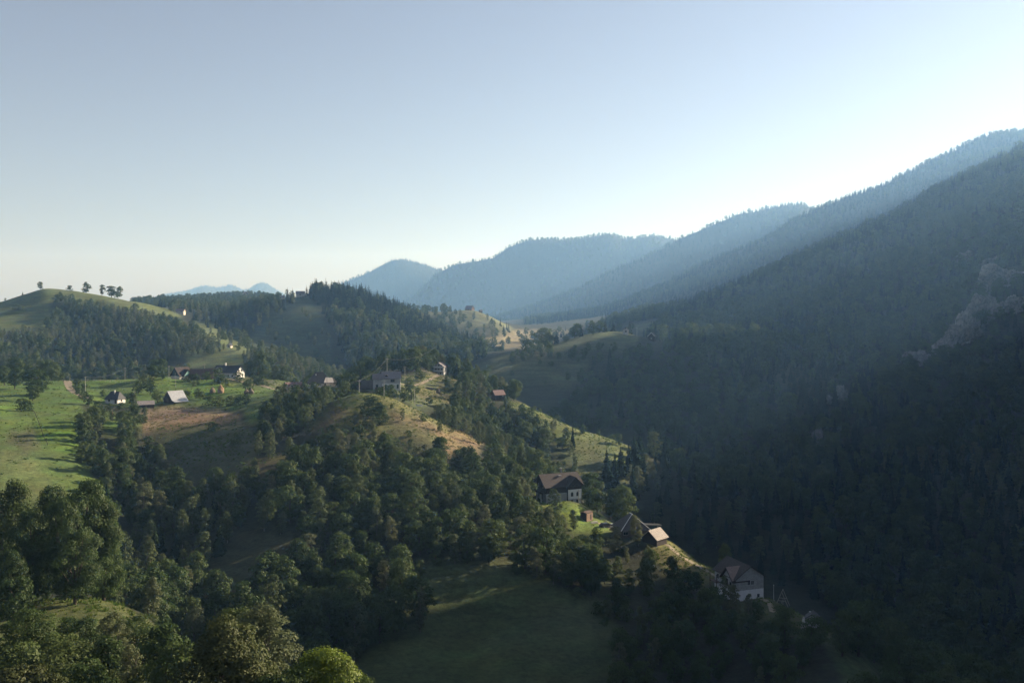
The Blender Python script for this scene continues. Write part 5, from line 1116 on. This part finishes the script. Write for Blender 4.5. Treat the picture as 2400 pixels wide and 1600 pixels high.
for t in single: place(t)

# the woods and grasses too many to count: points on the ground, each carrying one of a few plant shapes
def spread(name, label, P, size, shape, meshes):
    n = len(P); rng = np.random.default_rng(3)
    me = bpy.data.meshes.new(name); me.from_pydata([tuple(p) for p in P], [], [])
    a = me.attributes.new('size', 'FLOAT_VECTOR', 'POINT'); a.data.foreach_set('vector', np.asarray(size, np.float32).reshape(-1))
    a = me.attributes.new('turn', 'FLOAT', 'POINT'); a.data.foreach_set('value', (rng.random(n) * 6.28).astype(np.float32))
    a = me.attributes.new('shape', 'INT', 'POINT'); a.data.foreach_set('value', np.asarray(shape, np.int32))
    o = obj(name, me); tag(o, label, None, None, 'stuff')
    ng = bpy.data.node_groups.new(name, 'GeometryNodeTree')
    ng.interface.new_socket('Geometry', in_out='INPUT', socket_type='NodeSocketGeometry'); ng.interface.new_socket('Geometry', in_out='OUTPUT', socket_type='NodeSocketGeometry')
    N, Lk = ng.nodes, ng.links; gi = N.new('NodeGroupInput'); go = N.new('NodeGroupOutput'); jn = N.new('GeometryNodeJoinGeometry')
    def named(nm_, ty):
        q = N.new('GeometryNodeInputNamedAttribute'); q.data_type = ty; q.inputs['Name'].default_value = nm_; return q.outputs['Attribute']
    shp, siz, trn = named('shape', 'INT'), named('size', 'FLOAT_VECTOR'), named('turn', 'FLOAT')
    cx_ = N.new('ShaderNodeCombineXYZ'); Lk.new(trn, cx_.inputs['Z'])
    for v, m in enumerate(meshes):
        if m is None: continue
        src = bpy.data.objects.new(name + '_plant', m)
        oi = N.new('GeometryNodeObjectInfo'); oi.inputs['Object'].default_value = src; oi.inputs['As Instance'].default_value = True
        cmp_ = N.new('FunctionNodeCompare'); cmp_.data_type = 'INT'; cmp_.operation = 'EQUAL'; Lk.new(shp, cmp_.inputs[2]); cmp_.inputs[3].default_value = v
        ip = N.new('GeometryNodeInstanceOnPoints'); Lk.new(gi.outputs[0], ip.inputs['Points']); Lk.new(cmp_.outputs[0], ip.inputs['Selection'])
        Lk.new(oi.outputs['Geometry'], ip.inputs['Instance']); Lk.new(cx_.outputs[0], ip.inputs['Rotation']); Lk.new(siz, ip.inputs['Scale']); Lk.new(ip.outputs[0], jn.inputs[0])
    Lk.new(jn.outputs[0], go.inputs[0])
    md = o.modifiers.new('plants', 'NODES'); md.node_group = ng
    return o
def wood(kind, ts):
    name, label = WOODNAME[kind]; n = len(ts); rng = np.random.default_rng(3); nv = NV[kind]
    lodv = np.array([1 if t['h'] / t['y'] * F > 40 else 0 for t in ts]); shape = rng.integers(0, nv, n) + nv * lodv
    ms = [plant_meshes(kind, v % nv, 'mid' if v >= nv else 'low')[2 if kind != 'bush' else 0] if (shape == v).any() else None for v in range(2 * nv)]
    return spread(name, label, [(t['x'], t['y'], t['z'] - .15) for t in ts], [(t['h'] * t['w'], t['h'] * t['w'], t['h']) for t in ts], shape, ms)
for k, ts in rest.items(): wood(k, ts)

# tussocks on the meadows
def tussock(seed, nb, mat_):
    rng = np.random.default_rng(seed); V = []; Fc = []; tone = []
    for i in range(nb):
        a = rng.random() * 6.28; r = .5 * rng.random() ** .5; h = .5 + .5 * rng.random(); x, y = r * math.cos(a), r * math.sin(a); ln = .25 + .3 * rng.random(); b_ = rng.random() * 6.28; w_ = .10 + .10 * rng.random()
        k = len(V); V += [(x - w_ * math.sin(b_), y + w_ * math.cos(b_), -.1), (x + w_ * math.sin(b_), y - w_ * math.cos(b_), -.1), (x + ln * math.cos(a), y + ln * math.sin(a), h)]
        Fc.append([k, k+1, k+2]); tone.append(.7 + .6 * rng.random())
    return mesh_from('tussock', np.array(V), Fc, [mat_], tone)
G1 = leaf_mat('meadow_blades', (.070, .120, .022), (.085, .130, .028), (.110, .135, .034), .3)
G2 = leaf_mat('dry_blades', (.125, .122, .045), (.150, .138, .052), (.185, .155, .066), .3)
G3 = leaf_mat('rusty_blades', (.20, .125, .062), (.25, .16, .085), (.31, .22, .125), .3)
gm_ = [tussock(1, 16, G1), tussock(2, 16, G1), tussock(3, 16, G2), tussock(4, 14, G3)]
rg = np.random.default_rng(77); NG = 90000
gd = np.sqrt(rg.random(NG) * (640 ** 2 - 85 ** 2) + 85 ** 2); gp_ = rg.random(NG) * 2460 - 50
gx = (gp_ - CX) / F * gd
iu = np.clip(np.searchsorted(U, gx / gd), 0, len(U) - 1); il = np.clip(((np.log(gd) - LD[0]) / (LD[1] - LD[0])).astype(int), 0, len(LD) - 1)
cc_ = col[il, iu]; gz = ground_z(gx, gd)
open_ = (cc_.sum(1) > .185) & ((cc_[:, 0] > cc_[:, 1] * .80) | (rg.random(NG) > .85)) & (hidden_below(gx, gd, gz, np.ones(NG)) < 2) & (fbm(gx / 11, gd / 11, 3, 8) + rg.random(NG) * .9 > .35)
for hx, hy, hr in HOUSES: open_ &= ((gx - hx) ** 2 + (gd - hy) ** 2) > (hr * .6) ** 2
gx, gd, gz, cc_ = gx[open_], gd[open_], gz[open_], cc_[open_]
red = cc_[:, 0] / (cc_[:, 1] + 1e-6); gs = np.where(red > 1.5, 3, np.where(red > 1.1, 2, rg.integers(0, 2, len(gx))))
gh = (.28 + .45 * rg.random(len(gx)) ** 2) * np.where(gs == 3, 1.5, 1)
spread('grass', 'tussocks of green and dry grass over the meadows', np.stack([gx, gd, gz], 1), np.stack([gh * 1.2, gh * 1.2, gh], 1), gs, gm_)
print('grass', len(gx)); print('single', len(single), {k: len(v) for k, v in rest.items()})

for o in COL.objects:
    lb = o.get('label')
    if lb and len(lb.split()) > 15: print('LONG', len(lb.split()), o.name, '|', lb)
SKY_DUST = .9; SKY_OZONE = 2.8; SKY_SAT = .64; SKY_HUE = .5; SKY_TINT = (1.10, .995, .965, 1); SKY_STRENGTH = .05; SUN_STRENGTH = 5.0
HAZE_X0, HAZE_X1 = -9000, 9000
HAZE_COLOR = (.30, .57, 1.0, 1); HAZE_DENSITY = 1.15e-4; HAZE_ANISO = .42
EXPOSURE = 1.33
# ------------------------------------------------------------------ camera, light, air
cam = bpy.data.cameras.new('camera'); co = bpy.data.objects.new('camera', cam); COL.objects.link(co)
cam.sensor_width = 36; cam.lens = 36 * F / 2352; cam.shift_y = -(784 - HZ) / 2352
co.location = (0, 0, 0); co.rotation_euler = (math.pi / 2, 0, 0)
cam.clip_start = 1; cam.clip_end = 60000
scene.camera = co

w = bpy.data.worlds.new('World'); scene.world = w; w.use_nodes = True
nt = w.node_tree
sky = nt.nodes.new('ShaderNodeTexSky'); sky.sky_type = 'NISHITA'; sky.sun_disc = False
sky.sun_elevation = SUN_EL; sky.sun_rotation = SUN_AZ
sky.altitude = 900; sky.air_density = 1.0; sky.dust_density = SKY_DUST; sky.ozone_density = SKY_OZONE
bg = nt.nodes['Background']; hz = nt.nodes.new('ShaderNodeHueSaturation'); hz.inputs['Saturation'].default_value = SKY_SAT; hz.inputs['Hue'].default_value = SKY_HUE; nt.links.new(sky.outputs[0], hz.inputs['Color']); mt_ = nt.nodes.new('ShaderNodeMix'); mt_.data_type = 'RGBA'; mt_.blend_type = 'MULTIPLY'; mt_.inputs[0].default_value = 1; mt_.inputs[7].default_value = SKY_TINT; nt.links.new(hz.outputs[0], mt_.inputs[6]); nt.links.new(mt_.outputs[2], bg.inputs[0]); bg.inputs[1].default_value = SKY_STRENGTH

sl = bpy.data.lights.new('sun', 'SUN'); so = bpy.data.objects.new('sun', sl); COL.objects.link(so)
sl.energy = SUN_STRENGTH; sl.angle = math.radians(.5); sl.color = (1.0, .89, .72)
so.rotation_euler = Vector(SUN_DIR).to_track_quat('Z', 'Y').to_euler()
so.location = (300, 100, 900)

def haze_box():
    me = bpy.data.meshes.new('haze')
    zb, zt = float(ZZ.min()) - 1.0, float(ZZ.max()) + 40
    x0, x1, y0, y1 = HAZE_X0, HAZE_X1, -300, 15500
    v = [(x0, y0, zb), (x1, y0, zb), (x1, y1, zb), (x0, y1, zb), (x0, y0, zt), (x1, y0, zt), (x1, y1, zt), (x0, y1, zt)]
    f = [(0, 3, 2, 1), (4, 5, 6, 7), (0, 1, 5, 4), (1, 2, 6, 5), (2, 3, 7, 6), (3, 0, 4, 7)]
    me.from_pydata(v, [], f); me.update()
    o = bpy.data.objects.new('haze', me); COL.objects.link(o); o['kind'] = 'stuff'
    o['label'] = 'pale evening haze filling the valley air'
    m = bpy.data.materials.new('haze'); m.use_nodes = True; n = m.node_tree; n.nodes.clear()
    out = n.nodes.new('ShaderNodeOutputMaterial'); pv = n.nodes.new('ShaderNodeVolumePrincipled')
    pv.inputs['Color'].default_value = HAZE_COLOR; pv.inputs['Density'].default_value = HAZE_DENSITY
    pv.inputs['Anisotropy'].default_value = HAZE_ANISO; pv.inputs['Absorption Color'].default_value = (1, 1, 1, 1)
    n.links.new(pv.outputs[0], out.inputs['Volume'])
    me.materials.append(m)
    return o
if HAZE_DENSITY > 0: haze_box()

scene.render.engine = 'CYCLES'
cy = scene.cycles
cy.use_denoising = True
try: cy.denoiser = 'OPENIMAGEDENOISE'
except Exception: pass
cy.max_bounces = 5; cy.diffuse_bounces = 2; cy.glossy_bounces = 2; cy.transmission_bounces = 2; cy.volume_bounces = 2
cy.transparent_max_bounces = 4; cy.caustics_reflective = False; cy.caustics_refractive = False
cy.sample_clamp_indirect = 6; cy.use_adaptive_sampling = False
scene.render.use_persistent_data = False
vs = scene.view_settings
vs.view_transform = 'Standard'; vs.look = 'None'; vs.gamma = 1.0; vs.exposure = EXPOSURE; vs.use_curve_mapping = False
